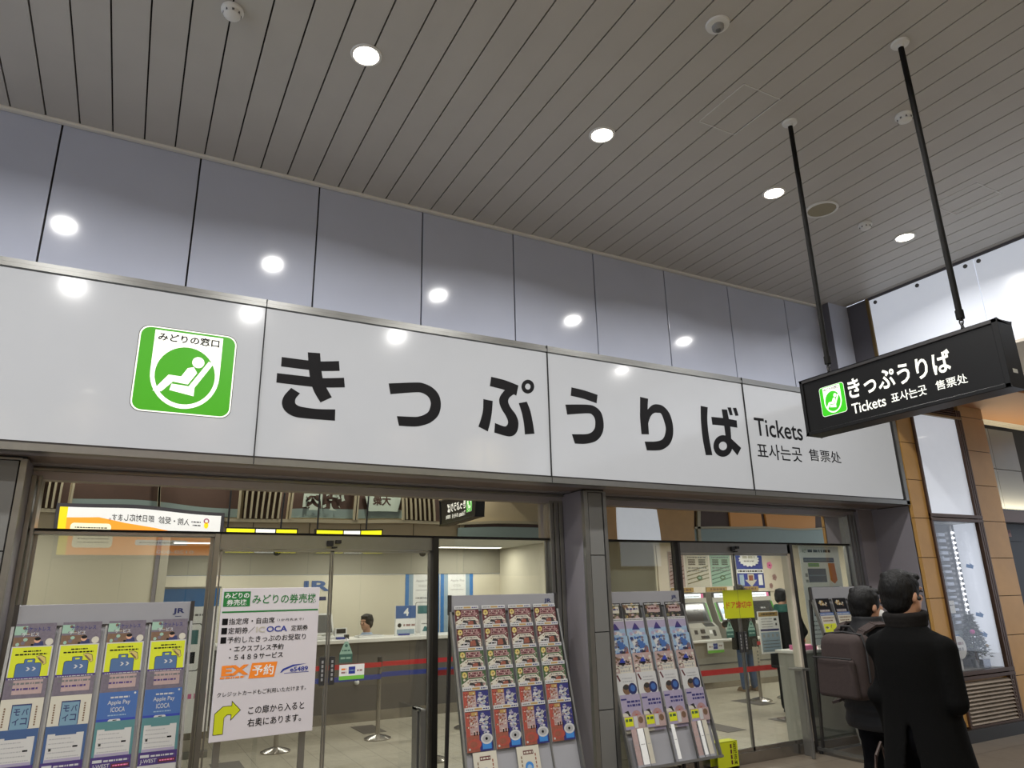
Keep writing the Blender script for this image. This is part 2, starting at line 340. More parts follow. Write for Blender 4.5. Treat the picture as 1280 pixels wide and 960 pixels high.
# opposite wall of the concourse, seen in the mirror glass
mb = MB()
mb.box('rear_beige', -6, 19, RY-.2, RY, 0, ZC)
for x in [-3.2+1.05*k for k in range(12)]: mb.box('stone_joint', x, x+.012, RY, RY+.004, 0, 3.1)
mb.box('rear_frame', -6, 9.7, RY, RY+.08, 3.07, 3.13)
for x0, x1 in ((-1.5, -.93), (1.84, 2.63), (5.0, 5.77)):
    mb.box('rear_brown', x0, x1, RY, RY+.02, 3.14, 4.6)
    n = int((x1-x0)/.1)
    for k in range(n): mb.box('rear_frame', x0+.02+k*.1, x0+.055+k*.1, RY+.02, RY+.09, 3.14, 4.6)
for x0, x1 in ((-.86, .42), (.46, 1.75), (2.72, 3.97), (4.06, 4.95)):
    mb.box('rear_glass', x0, x1, RY, RY+.02, 3.16, 3.32); mb.box('rear_brown', x0, x1, RY, RY+.02, 3.32, 4.6)
    for xx in (x0-.035, x1): mb.box('rear_frame', xx, xx+.035, RY, RY+.09, 3.13, 4.6)
mb.box('brown_stone', 10.2, 12.9, RY, RY+.1, 0, 3.86); mb.box('backlit_panel', 10.5, 11.7, RY+.1, RY+.14, 2.2, 3.6)
mb.box('rear_brown', 12.9, 19, RY, RY+.05, 3.2, 3.86); mb.box('rear_glass', 12.9, 19, RY, RY+.08, 2.4, 3.2); mb.box('rear_frame', 12.9, 19, RY, RY+.12, 3.18, 3.23); mb.box('rear_frame', 13.0, 13.1, RY, RY+.12, 2.2, 3.86)
mb.box('rear_brown', 6.4, 9.8, RY, RY+.05, 2.0, 3.06); mb.box('rear_glass', 6.2, 9.9, RY+.02, RY+.07, 2.6, 3.0)
struct('wall_rear', mb)
# soffit below the sign and transom beam
mb = MB()
mb.box('soffit', -6, 7.84, 5.06, 5.16, 2.487, 2.52); mb.box('bronze', -6, 7.84, 5.165, 5.40, 2.487, 2.52); mb.box('soffit', -6, 7.84, 5.405, 5.5, 2.48, 2.52); mb.box('alu', -6, 7.84, 5.52, 5.56, 2.455, 2.47)
mb.box('joint', -6, 7.84, 5.06, 5.72, 2.52, 2.56); mb.box('soffit', -6, 7.84, 5.55, 5.68, 2.40, 2.53)
struct('trim_2', mb, 'dark metal soffit under the long white sign')
# pillars of the shopfront
def pillar(x0, x1, lab):
    mb = MB(); yf = 5.2
    mb.box('joint', x0+.012, x1-.012, yf+.012, 5.7, 0, 2.487)
    zs = [0, .679, 1.282, 1.914, 2.46]
    for a, b in zip(zs, zs[1:]): mb.box('pillar_grey', x0+.05, x1-.045, yf, yf+.03, a+.004, b-.004)
    mb.box('alu', x0, x0+.042, yf-.005, yf+.04, 0, 2.47); mb.box('alu', x1-.036, x1, yf-.005, yf+.04, 0, 2.47)
    mb.box('pillar_side', x0, x0+.02, yf+.04, 5.55, 0, 2.475); mb.box('pillar_side', x1-.02, x1, yf+.04, 5.55, 0, 2.475)
    mb.box('alu', x0+.03, x1-.03, yf-.004, yf+.03, 2.462, 2.475)
    return struct('pillar', mb, lab)
pillar(-1.1, -.605, 'grey metal clad pillar beside the left pamphlet rack')
pillar(3.505, 3.745, 'grey metal clad pillar between the two glass bays')
pillar(7.89, 8.0, 'grey metal clad pillar at the right end of the glass front')
mb = MB()
for x in (-5.6, -4.1, -2.6): mb.box('pillar_grey', x+.005, x+1.495, 5.22, 5.25, .1, 2.48)
mb.box('joint', -5.6, -1.1, 5.24, 5.6, 0, 2.487); struct('wall_left', mb, 'grey panelled wall left of the left pillar')
mb = MB(); mb.box('pillar_side', 7.60, 7.89, 5.5, 5.56, 0, 2.48); mb.box('pillar_side', 7.86, 7.885, 5.02, 5.56, 0, 2.48); struct('wall_side', mb, 'plain dark grey return wall at the right of the glass front')
# glass front -------------------------------------------------------------
def frame_v(name, x0, x1, mt, z1=2.40, y0=5.55, y1=5.66):
    mb = MB(); mb.box(mt, x0, x1, y0, y1, 0, z1); return mb
mb = MB()
for x0, x1 in ((-.605, -.575), (-.565, -.545), (3.36, 3.395), (3.41, 3.45), (3.46, 3.50), (3.75, 3.79), (7.45, 7.49), (7.50, 7.545), (7.56, 7.60)):
    mb.box('alu', x0, x1, 5.54 if x0 > 0 else 5.5, 5.66, 0, 2.42)
for x0, x1 in ((-.61, 3.505), (3.745, 7.62)):
    mb.box('joint', x0, x1, 5.565, 5.66, 2.068, 2.084)
mb.box('alu', -.61, .55, 5.56, 5.64, 2.045, 2.068)
struct('trim_3', mb, 'metal mullions of the ticket office glass front', bevel=.003)
mb = MB(); mb.box('steel', 4.86, 6.46, 5.555, 5.66, 0, .10); mb.box('steel', 6.46, 7.6, 5.57, 5.66, 0, .085); mb.box('steel', 3.75, 4.86, 5.57, 5.66, 0, .085); mb.box('steel', -.6, 3.5, 5.555, 5.66, 0, .085); struct('trim_4', mb, 'brushed steel threshold rail under the glass front', bevel=.003)
i = 0
for x0, x1, lab in ((-.545, 3.36, 'mirror glass transom over the left bay'), (3.79, 7.45, 'mirror glass transom over the right bay')):
    i += 1; mb = MB(); mb.box('mirror', x0, x1, 5.60, 5.61, 2.084, 2.40); o = struct('window_%d' % i, mb, lab)
for x0, x1, lab in ((-.545, .545, 'clear fixed pane behind the left pamphlet rack'), (2.275, 3.36, 'clear fixed pane behind the brochure rack left of the pillar'), (3.79, 4.845, 'clear fixed pane behind the brochure rack right of the pillar'), (6.47, 7.45, 'clear fixed pane behind the far right rack')):
    i += 1; mb = MB(); mb.box('glass', x0, x1, 5.605, 5.613, .085, 2.068); o = struct('window_%d' % i, mb, lab)
    m2 = MB(); m2.box('alu', x0, x0+.02, 5.6, 5.62, .085, 2.068); m2.box('alu', x1-.02, x1, 5.6, 5.62, .085, 2.068); m2.build('window_frame', o)
def sliding_door(name, x0, xm, x1, lab):
    d = bpy.data.objects.new(name, None); C.objects.link(d); d.location = ((x0+x1)/2, 5.58, 0); d['kind'] = 'structure'; d['label'] = lab
    for a, b in ((x0, xm-.004), (xm+.004, x1)):
        mb = MB(); mb.box('glass', a+.012, b-.012, 5.578, 5.586, .10, 1.955); g = mb.build('door_panel', d)
        mb = MB(); mb.box('alu', a, a+.009, 5.57, 5.594, .10, 1.955); mb.box('alu', b-.009, b, 5.57, 5.594, .10, 1.955); mb.box('steel', a, b, 5.57, 5.594, .085, .13); mb.box('alu', a, b, 5.57, 5.594, 1.945, 1.96); mb.build('door_frame', d)
    for sx in (-1, 1):
        mb = MB(); mb.box('machine_dark', xm+sx*.036-.02, xm+sx*.036+.02, 5.558, 5.57, .995, 1.19)
        pp = P(mb, (xm+sx*.036-.02, 5.558, .995), (1, 0, 0), (0, 0, 1))
        for k in range(5): pp.rect('grey', .013, .027, .03+k*.03, .05+k*.03, .0008)
        mb.build('handle', d)
    mb = MB(); mb.box('alu', x0-.01, x1+.01, 5.56, 5.64, 1.965, 2.067); mb.build('header', d)
    mb = MB(); mb.box('black', xm-.05, xm-.005, 5.53, 5.56, 1.99, 2.03); mb.box('black', xm+.015, xm+.055, 5.53, 5.56, 2.01, 2.035); mb.box('black', xm-.01, xm+.025, 5.53, 5.56, 1.975, 1.985); mb.build('sensor', d)
    return d
sliding_door('door_1', .60, 1.405, 2.215, 'automatic glass sliding doors of the left bay')
sliding_door('door_2', 4.87, 5.60, 6.42, 'automatic glass sliding doors of the right bay')
mb = MB()
mb.box('base_black', 2.225, 2.272, 5.53, 5.66, 0, 2.068); mb.box('alu', .55, .585, 5.55, 5.66, 0, 2.068); mb.box('alu_dark', 4.845, 4.87, 5.55, 5.66, 0, 2.068); mb.box('alu_dark', 6.43, 6.47, 5.55, 5.66, 0, 2.068); mb.box('slat_white', 6.40, 6.43, 5.56, 5.66, .1, 2.06)
struct('trim_5', mb, 'slim posts at either side of the sliding doors')
mb = MB()
mb.box('alu', 2.06, 2.10, 5.42, 5.52, 0, .80); mb.box('alu', 2.06, 2.10, 5.34, 5.37, 0, .80); mb.box('alu', 2.06, 2.10, 5.34, 5.52, .78, .80)
tag(mb.build('guard_rail', bevel=.004), 'low metal guard rail beside the sliding door of the left bay', 'guard rail')
mb = MB()
mb.box('alu', 6.22, 6.25, 5.44, 5.52, 0, .82); mb.box('alu', 6.14, 6.17, 5.34, 5.37, 0, .82); mb.box('alu', 6.14, 6.25, 5.34, 5.52, .80, .82)
tag(mb.build('guard_rail', bevel=.004), 'low metal guard rail beside the sliding door of the right bay', 'guard rail')
# office interior -----------------------------------------------------------
ZI = 2.456; YB = 12.5
mb = MB(); mb.box('ivory', -3, 6.45, YB, YB+.1, 0, 1.995); mb.box('office_grey', -3, 6.45, YB-.02, YB+.1, 2.0, 2.7); struct('wall_back', mb, 'cream office rear wall under a darker grey band')
mb = MB(); mb.box('office_ceiling', -3, 13, 5.68, 13, ZI, ZI+.05); struct('ceiling', mb, 'pale office ceiling')
mb = MB(); mb.box('ivory', 6.40, 6.5, 10.8, YB, 0, ZI); struct('wall_right', mb, 'cream side wall at the right of the ticket counters')
mb = MB(); mb.box('ivory', -3, .30, 8.0, 8.1, 0, ZI); mb.box('cream', .30, .375, 7.98, 8.12, 0, ZI); mb.box('pillar_side', .26, .30, 7.985, 8.02, 0, ZI); struct('wall_left', mb, 'cream partition behind the left pamphlet rack')
mb = MB(); mb.box('ivory', -3.1, -3, 5.6, 13, 0, ZI); struct('wall_side', mb)
mb = MB(); mb.box('ivory', 6.5, 8.3, 10.8, 10.9, 0, ZI); mb.box('cream', 7.62, 7.70, 5.68, 5.75, 0, ZI); struct('wall_front', mb, 'cream partition between the counters and the ticket machines')
mb = MB(); mb.box('ivory', 8.3, 13, 10.35, 10.5, 0, ZI); mb.box('slat_white', 8.5, 13, 10.33, 10.36, 1.56, 2.40); struct('wall_back', mb, 'wall above the ticket machines')
mb = MB(); mb.box('ivory', 12.4, 12.5, 5.7, 10.4, 0, ZI); struct('wall_right', mb, 'pale far right wall of the ticket machine room')
mb = MB(); mb.box('ivory', 3.79, 4.82, 5.9, 6.0, 0, 2.3); struct('wall_panel', mb, 'cream blind panel behind the rack right of the pillar')
mb = MB(); mb.box('counter_dark', 2.83, 3.12, 9.25, 9.84, .001, .004); mb.box('counter_dark', 1.0, 1.29, 7.95, 8.555, .001, .004)
for x0, y0 in ((8.28, 8.03), (6.45, 6.81), (7.5, 6.6)): mb.box('counter_dark', x0, x0+.3 if x0 < 7.2 or x0 > 8 else x0+.55, y0, y0+.58, .001, .004)
struct('floor_tile', mb, 'dark inlaid floor tiles of the ticket office')
# brown stone wall with the showcase ------------------------------------------
mb = MB(); yb = 4.98
bx = [(7.86, 8.13), (9.17, 9.70)]
for x0, x1 in bx:
    z = .14
    while z < 3.86:
        z1 = min(z+.44, 3.86); mb.box('brown_stone', x0, x1, yb, yb+.05, z+.004, z1-.004); z = z1
    mb.box('stone_joint', x0+.01, x1-.01, yb+.012, yb+.45, .12, 3.86)
mb.box('brown_stone', 8.13, 9.17, yb+.02, yb+.06, .14, .62)
mb.box('brown_stone', 9.69, 9.70, yb+.05, 5.6, 0.1, 3.86); mb.box('stone_joint', 8.1, 9.2, yb+.42, yb+.46, 0, 3.86)
struct('wall_right', mb, 'brown stone clad wall around the lit showcase')
mb = MB(); mb.box('base_black', 7.9, 9.72, 4.92, 4.99, 0, .125); struct('baseboard_right', mb, 'black base under the brown stone wall')
mb = MB()
for k in range(3):
    mb.box('pillar_grey', 10.0+k*.66-.3, 10.0+k*.66+.352, 5.62, 5.66, 3.205, 3.80); mb.box('pillar_grey', 10.0+k*.66-.3, 10.0+k*.66+.352, 5.62, 5.66, 2.60, 3.195)
mb.box('joint', 9.6, 13, 5.65, 5.75, 2.5, 3.9); mb.box('brown_metal', 9.7, 13, 5.5, 5.75, 2.42, 2.58)
struct('wall_far', mb, 'grey panelled wall over the dark shop opening at far right')
# ================================================================ THINGS
# ---- long lightbox sign
YS = 5.0
sg = thing('sign_board', 'long white backlit ticket office sign over the glass front', 'sign', (3.0, 5.05, 2.487))
JX = [-3.99, -1.66, .69, 3.06, 5.40, 7.755]
for a, b in zip(JX, JX[1:]):
    mb = MB(); mb.box('lightbox', a+.004, b-.004, YS, YS+.04, 2.547, 3.634); mb.build('sign_panel', sg)
mb = MB()
mb.box('alu', -4, 7.845, YS-.012, YS+.18, 3.642, 3.67); mb.box('alu', -4, 7.845, YS-.004, YS+.18, 3.674, 3.70)
mb.box('alu_dark', -4, 7.76, YS+.005, YS+.05, 2.533, 2.547); mb.box('alu', -4, 7.845, YS-.012, YS+.06, 2.487, 2.532)
mb.box('alu_dark', 7.757, 7.785, YS+.002, YS+.05, 2.53, 3.64); mb.box('alu', 7.787, 7.845, YS-.012, YS+.18, 2.49, 3.67)
mb.box('joint', -4, 7.80, YS+.04, YS+.18, 2.50, 3.66)
for a in JX[1:-1]: mb.box('joint', a-.003, a+.003, YS-.014, YS+.02, 2.487, 3.70)
mb.build('sign_frame', sg)
mb = MB(); p = P(mb, (0, YS, 0), (1, 0, 0), (0, 0, 1)); emblem(p, -.098, 2.787, .615, .597, 'green', 'lit_white', .001); mb.build('emblem', sg)
# the six bold letters, each stroke given by its two edges (x, z in metres on the sign face)
GLYPHS = (
     [([(0.823,3.279),(1.008,3.279),(1.095,3.283),(1.237,3.305)],[(0.823,3.207),(1.019,3.207),(1.113,3.21),(1.246,3.229)]),([(0.799,3.154),(1.029,3.155),(1.123,3.157),(1.281,3.18)],[(0.799,3.083),(1.053,3.082),(1.16,3.089),(1.291,3.106)]),([(1.004,3.341),(1.018,3.228),(1.037,3.125),(1.069,3.044),(1.118,2.971)],[(1.094,3.347),(1.109,3.226),(1.13,3.136),(1.157,3.083),(1.198,3.019)]),([(0.904,3.056),(0.86,2.993),(0.848,2.937),(0.871,2.885),(0.93,2.85),(1.015,2.842),(1.23,2.845)],[(0.968,3.022),(0.941,2.981),(0.94,2.947),(0.964,2.929),(1.01,2.922),(1.102,2.92),(1.228,2.93)])],
     [([(1.627,3.178),(1.827,3.21),(1.909,3.214),(1.992,3.185),(2.045,3.129),(2.061,3.05),(2.04,2.967),(1.977,2.903),(1.896,2.868),(1.828,2.856),(1.718,2.852)],[(1.644,3.094),(1.829,3.129),(1.898,3.134),(1.949,3.111),(1.971,3.077),(1.974,3.04),(1.957,2.989),(1.919,2.958),(1.87,2.939),(1.826,2.933),(1.7,2.926)])],
     [([(2.51,3.344),(2.64,3.33),(2.768,3.299)],[(2.496,3.261),(2.646,3.241),(2.745,3.206)]),([(2.648,3.258),(2.594,3.189),(2.581,3.137),(2.603,3.075),(2.641,3.021),(2.66,2.973),(2.647,2.939),(2.616,2.931),(2.539,2.951)],[(2.754,3.237),(2.685,3.189),(2.666,3.146),(2.687,3.098),(2.737,3.038),(2.759,2.968),(2.737,2.887),(2.669,2.849),(2.531,2.87)]),([(2.435,3.143),(2.431,3.05),(2.413,2.977),(2.388,2.907)],[(2.521,3.136),(2.513,3.044),(2.497,2.957),(2.473,2.874)]),([(2.766,3.144),(2.794,3.058),(2.811,2.965),(2.817,2.879)],[(2.845,3.165),(2.876,3.088),(2.897,2.988),(2.91,2.893)]),([(2.922,3.307),(2.916,3.283),(2.902,3.262),(2.881,3.246),(2.857,3.238),(2.833,3.24),(2.813,3.251),(2.8,3.27),(2.796,3.292),(2.802,3.316),(2.816,3.338),(2.837,3.354),(2.861,3.362),(2.885,3.36),(2.905,3.349),(2.918,3.331),(2.922,3.307)],[(2.885,3.303),(2.883,3.292),(2.877,3.283),(2.868,3.276),(2.858,3.273),(2.848,3.274),(2.84,3.279),(2.834,3.287),(2.832,3.297),(2.835,3.307),(2.841,3.317),(2.85,3.324),(2.86,3.327),(2.87,3.326),(2.878,3.321),(2.884,3.313),(2.885,3.303)])],
     [([(3.303,3.347),(3.435,3.335),(3.581,3.309)],[(3.291,3.268),(3.422,3.256),(3.564,3.229)]),([(3.231,3.181),(3.463,3.205),(3.553,3.192),(3.613,3.136),(3.628,3.029),(3.599,2.943),(3.532,2.88),(3.423,2.847),(3.311,2.84)],[(3.245,3.092),(3.458,3.125),(3.511,3.115),(3.536,3.075),(3.533,3.013),(3.511,2.973),(3.474,2.947),(3.42,2.933),(3.284,2.921)])],
     [([(4.063,3.345),(4.054,3.249),(4.044,3.139),(4.046,2.986)],[(4.157,3.337),(4.142,3.236),(4.135,3.098),(4.134,2.993)]),([(4.13,3.22),(4.193,3.275),(4.258,3.294),(4.334,3.282),(4.401,3.219),(4.43,3.111),(4.418,3.0),(4.367,2.916),(4.281,2.862),(4.199,2.846),(4.093,2.839)],[(4.134,3.097),(4.169,3.166),(4.213,3.203),(4.258,3.21),(4.303,3.2),(4.339,3.087),(4.329,3.021),(4.301,2.972),(4.263,2.947),(4.189,2.929),(4.076,2.92)])],
     [([(4.806,3.337),(4.79,3.182),(4.79,3.005),(4.808,2.846)],[(4.898,3.332),(4.876,3.205),(4.873,3.047),(4.893,2.852)]),([(4.932,3.238),(5.098,3.241),(5.271,3.234)],[(4.935,3.159),(5.096,3.162),(5.269,3.158)]),([(5.082,3.331),(5.09,3.189),(5.095,3.059),(5.105,2.995)],[(5.155,3.334),(5.172,3.16),(5.168,3.036),(5.171,2.95)]),([(5.173,2.964),(5.156,2.921),(5.123,2.883),(5.079,2.857),(5.029,2.845),(4.982,2.85),(4.945,2.87),(4.923,2.904),(4.919,2.944),(4.935,2.987),(4.967,3.025),(5.011,3.052),(5.061,3.064),(5.109,3.06),(5.147,3.04),(5.169,3.006),(5.173,2.964)],[(5.098,2.958),(5.092,2.941),(5.078,2.926),(5.059,2.916),(5.039,2.911),(5.019,2.913),(5.003,2.921),(4.993,2.934),(4.992,2.95),(4.998,2.967),(5.012,2.982),(5.03,2.993),(5.051,2.998),(5.071,2.996),(5.087,2.988),(5.097,2.975),(5.098,2.958)]),([(5.162,3.041),(5.288,2.953)],[(5.108,2.988),(5.225,2.873)]),([(5.163,3.358),(5.185,3.279)],[(5.211,3.363),(5.225,3.284)]),([(5.236,3.36),(5.26,3.28)],[(5.284,3.367),(5.304,3.287)])],
)
def spline(pts, n=6):
    if len(pts) < 3: return pts
    out = []
    for k in range(len(pts)-1):
        a = pts[max(k-1, 0)]; b = pts[k]; c = pts[k+1]; d = pts[min(k+2, len(pts)-1)]
        for m_ in range(n):
            t = m_/n; out.append(tuple(.5*(2*b[i]+(c[i]-a[i])*t+(2*a[i]-5*b[i]+4*c[i]-d[i])*t*t+(3*b[i]-a[i]-3*c[i]+d[i])*t**3) for i in (0, 1)))
    return out+[pts[-1]]
for g in GLYPHS:
    mb = MB()
    for k, (ea, eb) in enumerate(g):
        ea, eb = spline(ea), spline(eb); y = YS-.0012-.0002*k
        for a, b, c, d in zip(ea, ea[1:], eb[1:], eb): mb.face('ink', [(a[0], y, a[1]), (d[0], y, d[1]), (c[0], y, c[1]), (b[0], y, b[1])])
    mb.build('letter', sg)
for tx, a0, a1, b0, b1, bo in (('Tickets', 5.515, 6.215, 3.10, 3.29, .012), ('표사는곳', 5.507, 6.16, 2.865, 3.027, .008), ('售票处', 6.27, 6.776, 2.893, 3.022, .006)):
    mb = MB(); p = P(mb, (0, YS, 0), (1, 0, 0), (0, 0, 1)); p.text('ink', tx, a0, a1, b0, b1, .0015, bo); mb.build('lettering', sg)
# ---- hanging sign
hs = thing('hanging_sign', 'black hanging ticket sign on two rods with white lettering', 'sign', (3.90, 2.43, 2.55))
hx0, hx1, hy0, hy1, hz0, hz1 = 3.84, 3.975, 1.80, 3.055, 2.55, 2.922
mb = MB(); mb.box('sign_black', hx0+.006, hx1-.006, hy0+.012, hy1-.012, hz0+.012, hz1-.012); mb.build('sign_panel', hs)
mb = MB()
for y0, y1, z0, z1 in ((hy0, hy1, hz0, hz0+.024), (hy0, hy1, hz1-.022, hz1), (hy0, hy0+.03, hz0, hz1), (hy1-.022, hy1, hz0, hz1)): mb.box('alu_dark' if z0 > 2.8 else 'sign_black', hx0-.004, hx1+.004, y0, y1, z0, z1)
mb.build('sign_frame', hs, bevel=.003)
mb = MB(); mb.face('plastic_white', [(3.88, hy0-.001, 2.63), (3.925, hy0-.001, 2.63), (3.925, hy0-.001, 2.652), (3.88, hy0-.001, 2.652)]); mb.build('maker_plate', hs)
p0 = (hx0+.006, hy1, hz0)
mb = MB(); p = P(mb, p0, (0, -1, 0), (0, 0, 1)); emblem(p, .135, .095, .185, .195, 'sign_green', 'lit_white', .001, 'mid_grey'); mb.build('emblem', hs)
for tx, a0, a1, b0, b1, bo in (('きっぷうりば', .345, .985, .165, .292, .022), ('Tickets', .35, .575, .068, .132, .012), ('표사는곳', .61, .825, .072, .132, .012), ('售票处', .878, 1.05, .078, .132, .006)):
    mb = MB(); p = P(mb, p0, (0, -1, 0), (0, 0, 1)); p.text('lit_white', tx, a0, a1, b0, b1, .0015, bo); mb.build('lettering', hs)
for y in (2.862, 2.002):
    mb = MB(); mb.tube('rod_black', [(3.90, y, 3.02), (3.90, y, ZC-.03)], .0165, 14); mb.tube('rod_black', [(3.90, y, 3.0), (3.90, y, 3.05)], .021, 14)
    r = mb.build('rod', hs, True)
    m2 = MB(); m2.lathe('plastic_white', (3.90, y, ZC-.001), [(.055, 0), (.05, -.012), (.02, -.02), (.02, -.035), (.001, -.035)], 20); m2.build('ceiling_rose', r, True)
    mb = MB()
    for k in range(4):
        z = 2.935+k*.024; n = 14; pts = []
        for j in range(n+1):
            t = 2*math.pi*j/n; a = .010*math.cos(t); pts.append((3.90+(a if k % 2 else 0), y+(0 if k % 2 else a), z+.018*math.sin(t)))
        mb.tube('alu_dark', pts, .004, 8)
    mb.build('chain', hs, True)
# ---- concourse downlights
def downlight(x, y, lab, zc=None):
    ZC = zc or globals()['ZC']
    t = thing('ceiling_light', lab, 'light', (x, y, ZC), 0, 'recessed downlights of the concourse')
    mb = MB(); mb.lathe('plastic_white', (x, y, ZC-.001), [(.085, .012), (.098, 0), (.094, -.007), (.080, -.008), (.078, -.001), (.078, .012)], 28); mb.build('trim_ring', t, True)
    mb = MB(); mb.lathe('downlight', (x, y, ZC-.004), [(.077, 0), (.06, -.006), (.001, -.008)], 24); mb.build('lens', t, True)
    L = bpy.data.lights.new('lamp', 'AREA'); L.shape = 'DISK'; L.size = .14; L.energy = LAMP_W; L.color = (1, .985, .955); L.spread = math.radians(150)
    lo = bpy.data.objects.new('lamp', L); C.objects.link(lo); lo.parent = t; lo.location = (0, 0, -.014)
WHERE = ['nearest the left edge of the photo', 'second along the shopfront row', 'third along the shopfront row, by a hanging rod', 'fourth along the shopfront row, near the backlit wall band']
for i, y in enumerate((3.59, 1.83, -2.6)):
    for k in range(-2, 4):
        x = .96+1.79*k
        if i == 1 and k == 2: continue
        if i == 0 and k >= 0: lab = 'lit round ceiling downlight, '+WHERE[k]
        else: lab = 'lit round ceiling downlight of the rows mirrored in the glossy front'
        downlight(x, y, lab)
for x, y in ((10.9, 3.4), (10.9, 1.6)):
    downlight(x, y, 'lit round downlight in the low slatted ceiling beyond the backlit wall band', zc=3.86)
def smoke(x, y, lab):
    t = thing('smoke_detector', lab, 'smoke detector', (x, y, ZC))
    mb = MB(); mb.lathe('plastic_white', (x, y, ZC-.001), [(.062, 0), (.062, -.015), (.05, -.022), (.046, -.045), (.03, -.055), (.001, -.055)], 24); b = mb.build('body', t, True)
    mb = MB()
    for k in range(8):
        a = k*math.pi/4; mb.box('mid_grey', x+.044*math.cos(a)-.006, x+.044*math.cos(a)+.006, y+.044*math.sin(a)-.006, y+.044*math.sin(a)+.006, ZC-.042, ZC-.03)
    mb.build('vent_slot', t)
smoke(.174, 3.588, 'white smoke detector on the ceiling near the top left')
smoke(4.584, 2.432, 'white smoke detector beside the nearer hanging rod')
smoke(5.743, 3.596, 'small white detector between the round ceiling speaker and the last downlight')
t = thing('ceiling_camera', 'round white ceiling fitting with a grey ringed eye', 'ceiling fitting', (2.76, 2.404, ZC))
mb = MB(); mb.lathe('plastic_white', (2.76, 2.404, ZC-.001), [(.072, 0), (.068, -.012), (.05, -.016), (.001, -.016)], 28); mb.build('base', t, True)
mb = MB(); mb.lathe('grey', (2.76, 2.404, ZC-.016), [(.036, 0), (.034, -.02), (.022, -.03), (.001, -.03)], 24); mb.build('eye', t, True)
mb = MB(); mb.lathe('mid_grey', (2.76, 2.404, ZC-.046), [(.016, 0), (.012, -.006), (.001, -.006)], 18); mb.build('lens', t, True)
t = thing('ceiling_speaker', 'round beige ceiling speaker between the hanging rods', 'speaker', (5.14, 3.589, ZC))
mb = MB(); mb.lathe('plastic_white', (5.14, 3.589, ZC-.001), [(.142, 0), (.14, -.012), (.122, -.014), (.118, -.004)], 36); mb.build('trim_ring', t, True)
mb = MB(); mb.lathe('speaker_beige', (5.14, 3.589, ZC-.004), [(.12, 0), (.118, -.007), (.001, -.008)], 32); mb.build('grille', t, True)
for (x0, x1, y0, y1), lab in (((3.29, 3.64, 2.71, 3.15), 'square access hatch in the ceiling left of the hanging rods'), ((5.98, 6.36, 2.71, 3.11), 'square access hatch in the ceiling beyond the nearer rod')):
    mb = MB()
    for a in ((x0, x1, y0, y0+.006), (x0, x1, y1-.006, y1), (x0, x0+.006, y0, y1), (x1-.006, x1, y0, y1)): mb.box('plastic_white', *a, ZC-.004, ZC-.0005)
    tag(mb.build('ceiling_hatch'), lab, 'hatch')
# ---- pamphlet racks
SS, SC = .2600/math.sqrt(.26**2+.9656**2), .9656/math.sqrt(.26**2+.9656**2)
ZR = 1.479
def rack(x0, x1, yt, cols, lab, bot=1.36, base=True):
    t = thing('brochure_rack', lab, 'rack', ((x0+x1)/2, yt-.1, 0))
    mb = MB(); p = P(mb, (x0, yt, ZR), (1, 0, 0), (0, 0, 1)); w = x1-x0
    p.slab('acrylic', .012, w-.012, .0, .125, -.012, .004); p.rect('alu_dark', .012, w-.012, -.004, .0, .0045)
    h = mb.build('header_panel', t, bevel=.002)
    m2 = MB(); p2 = P(m2, (x0, yt, ZR), (1, 0, 0), (0, 0, 1)); p2.text('navy', 'JR', w-.115, w-.045, .045, .085, .0055, .03); p2.rect('navy', w-.098, w-.062, .033, .036, .0055); m2.build('logo', h)
    for sx in (x0, x1):
        mb = MB(); d = Vector((0, -SS, -SC)); q = Vector((sx, yt, ZR)); mb.box('alu_dark', sx-.011, sx+.011, yt-.014, yt+.014, ZR-.02, ZR+.128)
        mb.bar('alu', q+Vector((0, -.01, 0)), q+d*bot+Vector((0, -.01, 0)), .016, .034, (0, 1, 0)); mb.build('side_rail', t)
    for sx in (x0+.02, x1-.02):
        mb = MB(); mb.bar('alu_dark', (sx, yt+.03, ZR), (sx, yt+.12, .06), .024, .024, (0, 1, 0)); mb.build('rear_leg', t)
        mb = MB(); mb.box('alu', sx-.016, sx+.016, yt-.46, yt+.18, .03, .06); mb.lathe('black', (sx, yt-.44, 0), [(.02, 0), (.02, .03), (.001, .03)], 12); mb.lathe('black', (sx, yt+.15, 0), [(.02, 0), (.02, .03), (.001, .03)], 12); mb.build('foot', t)
    mb = MB(); mb.box('alu', x0, x1, yt+.06, yt+.085, .035, .055); mb.box('alu', x0, x1, yt-.40, yt-.375, .035, .055); mb.build('crossbar', t)
    fr = P(MB(), (x0, yt, ZR), (1, 0, 0), (0, SS, SC))
    fr.slab('acrylic', .01, w-.01, -bot, -.0, -.02, -.012); fr.mb.build('back_panel', t)
    for c in cols[1:]:
        mb = MB(); p = P(mb, (x0, yt, ZR), (1, 0, 0), (0, SS, SC)); p.slab('alu', c-x0-.018, c-x0-.006, -bot+.02, 0, -.012, -.002); mb.build('divider', t)
    mb = MB(); p = P(mb, (x0, yt, ZR), (1, 0, 0), (0, SS, SC)); p.slab('alu', 0, w, -bot, -bot+.02, -.02, .05); mb.build('bottom_tray', t)
    return t
COL1 = [-.525, -.287, -.044, .198]; COL2 = [2.29, 2.525, 2.76, 2.995]; COL3 = [3.765, 3.985, 4.228, 4.474]; COL4 = [6.40, 6.66, 6.91, 7.14]
rack(-.54, .425, 5.28, COL1, 'silver pamphlet rack at far left with yellow and blue leaflets')
rack(2.262, 3.225, 5.28, COL2, 'silver rack of red, green and orange travel brochures left of the pillar')
rack(3.755, 4.70, 5.42, COL3, 'silver rack of pale magazines right of the pillar with an empty lower tray', 1.30)
rack(6.385, 7.36, 5.32, COL4, 'silver pamphlet rack behind the man with the backpack')
rnd = random.Random(4)
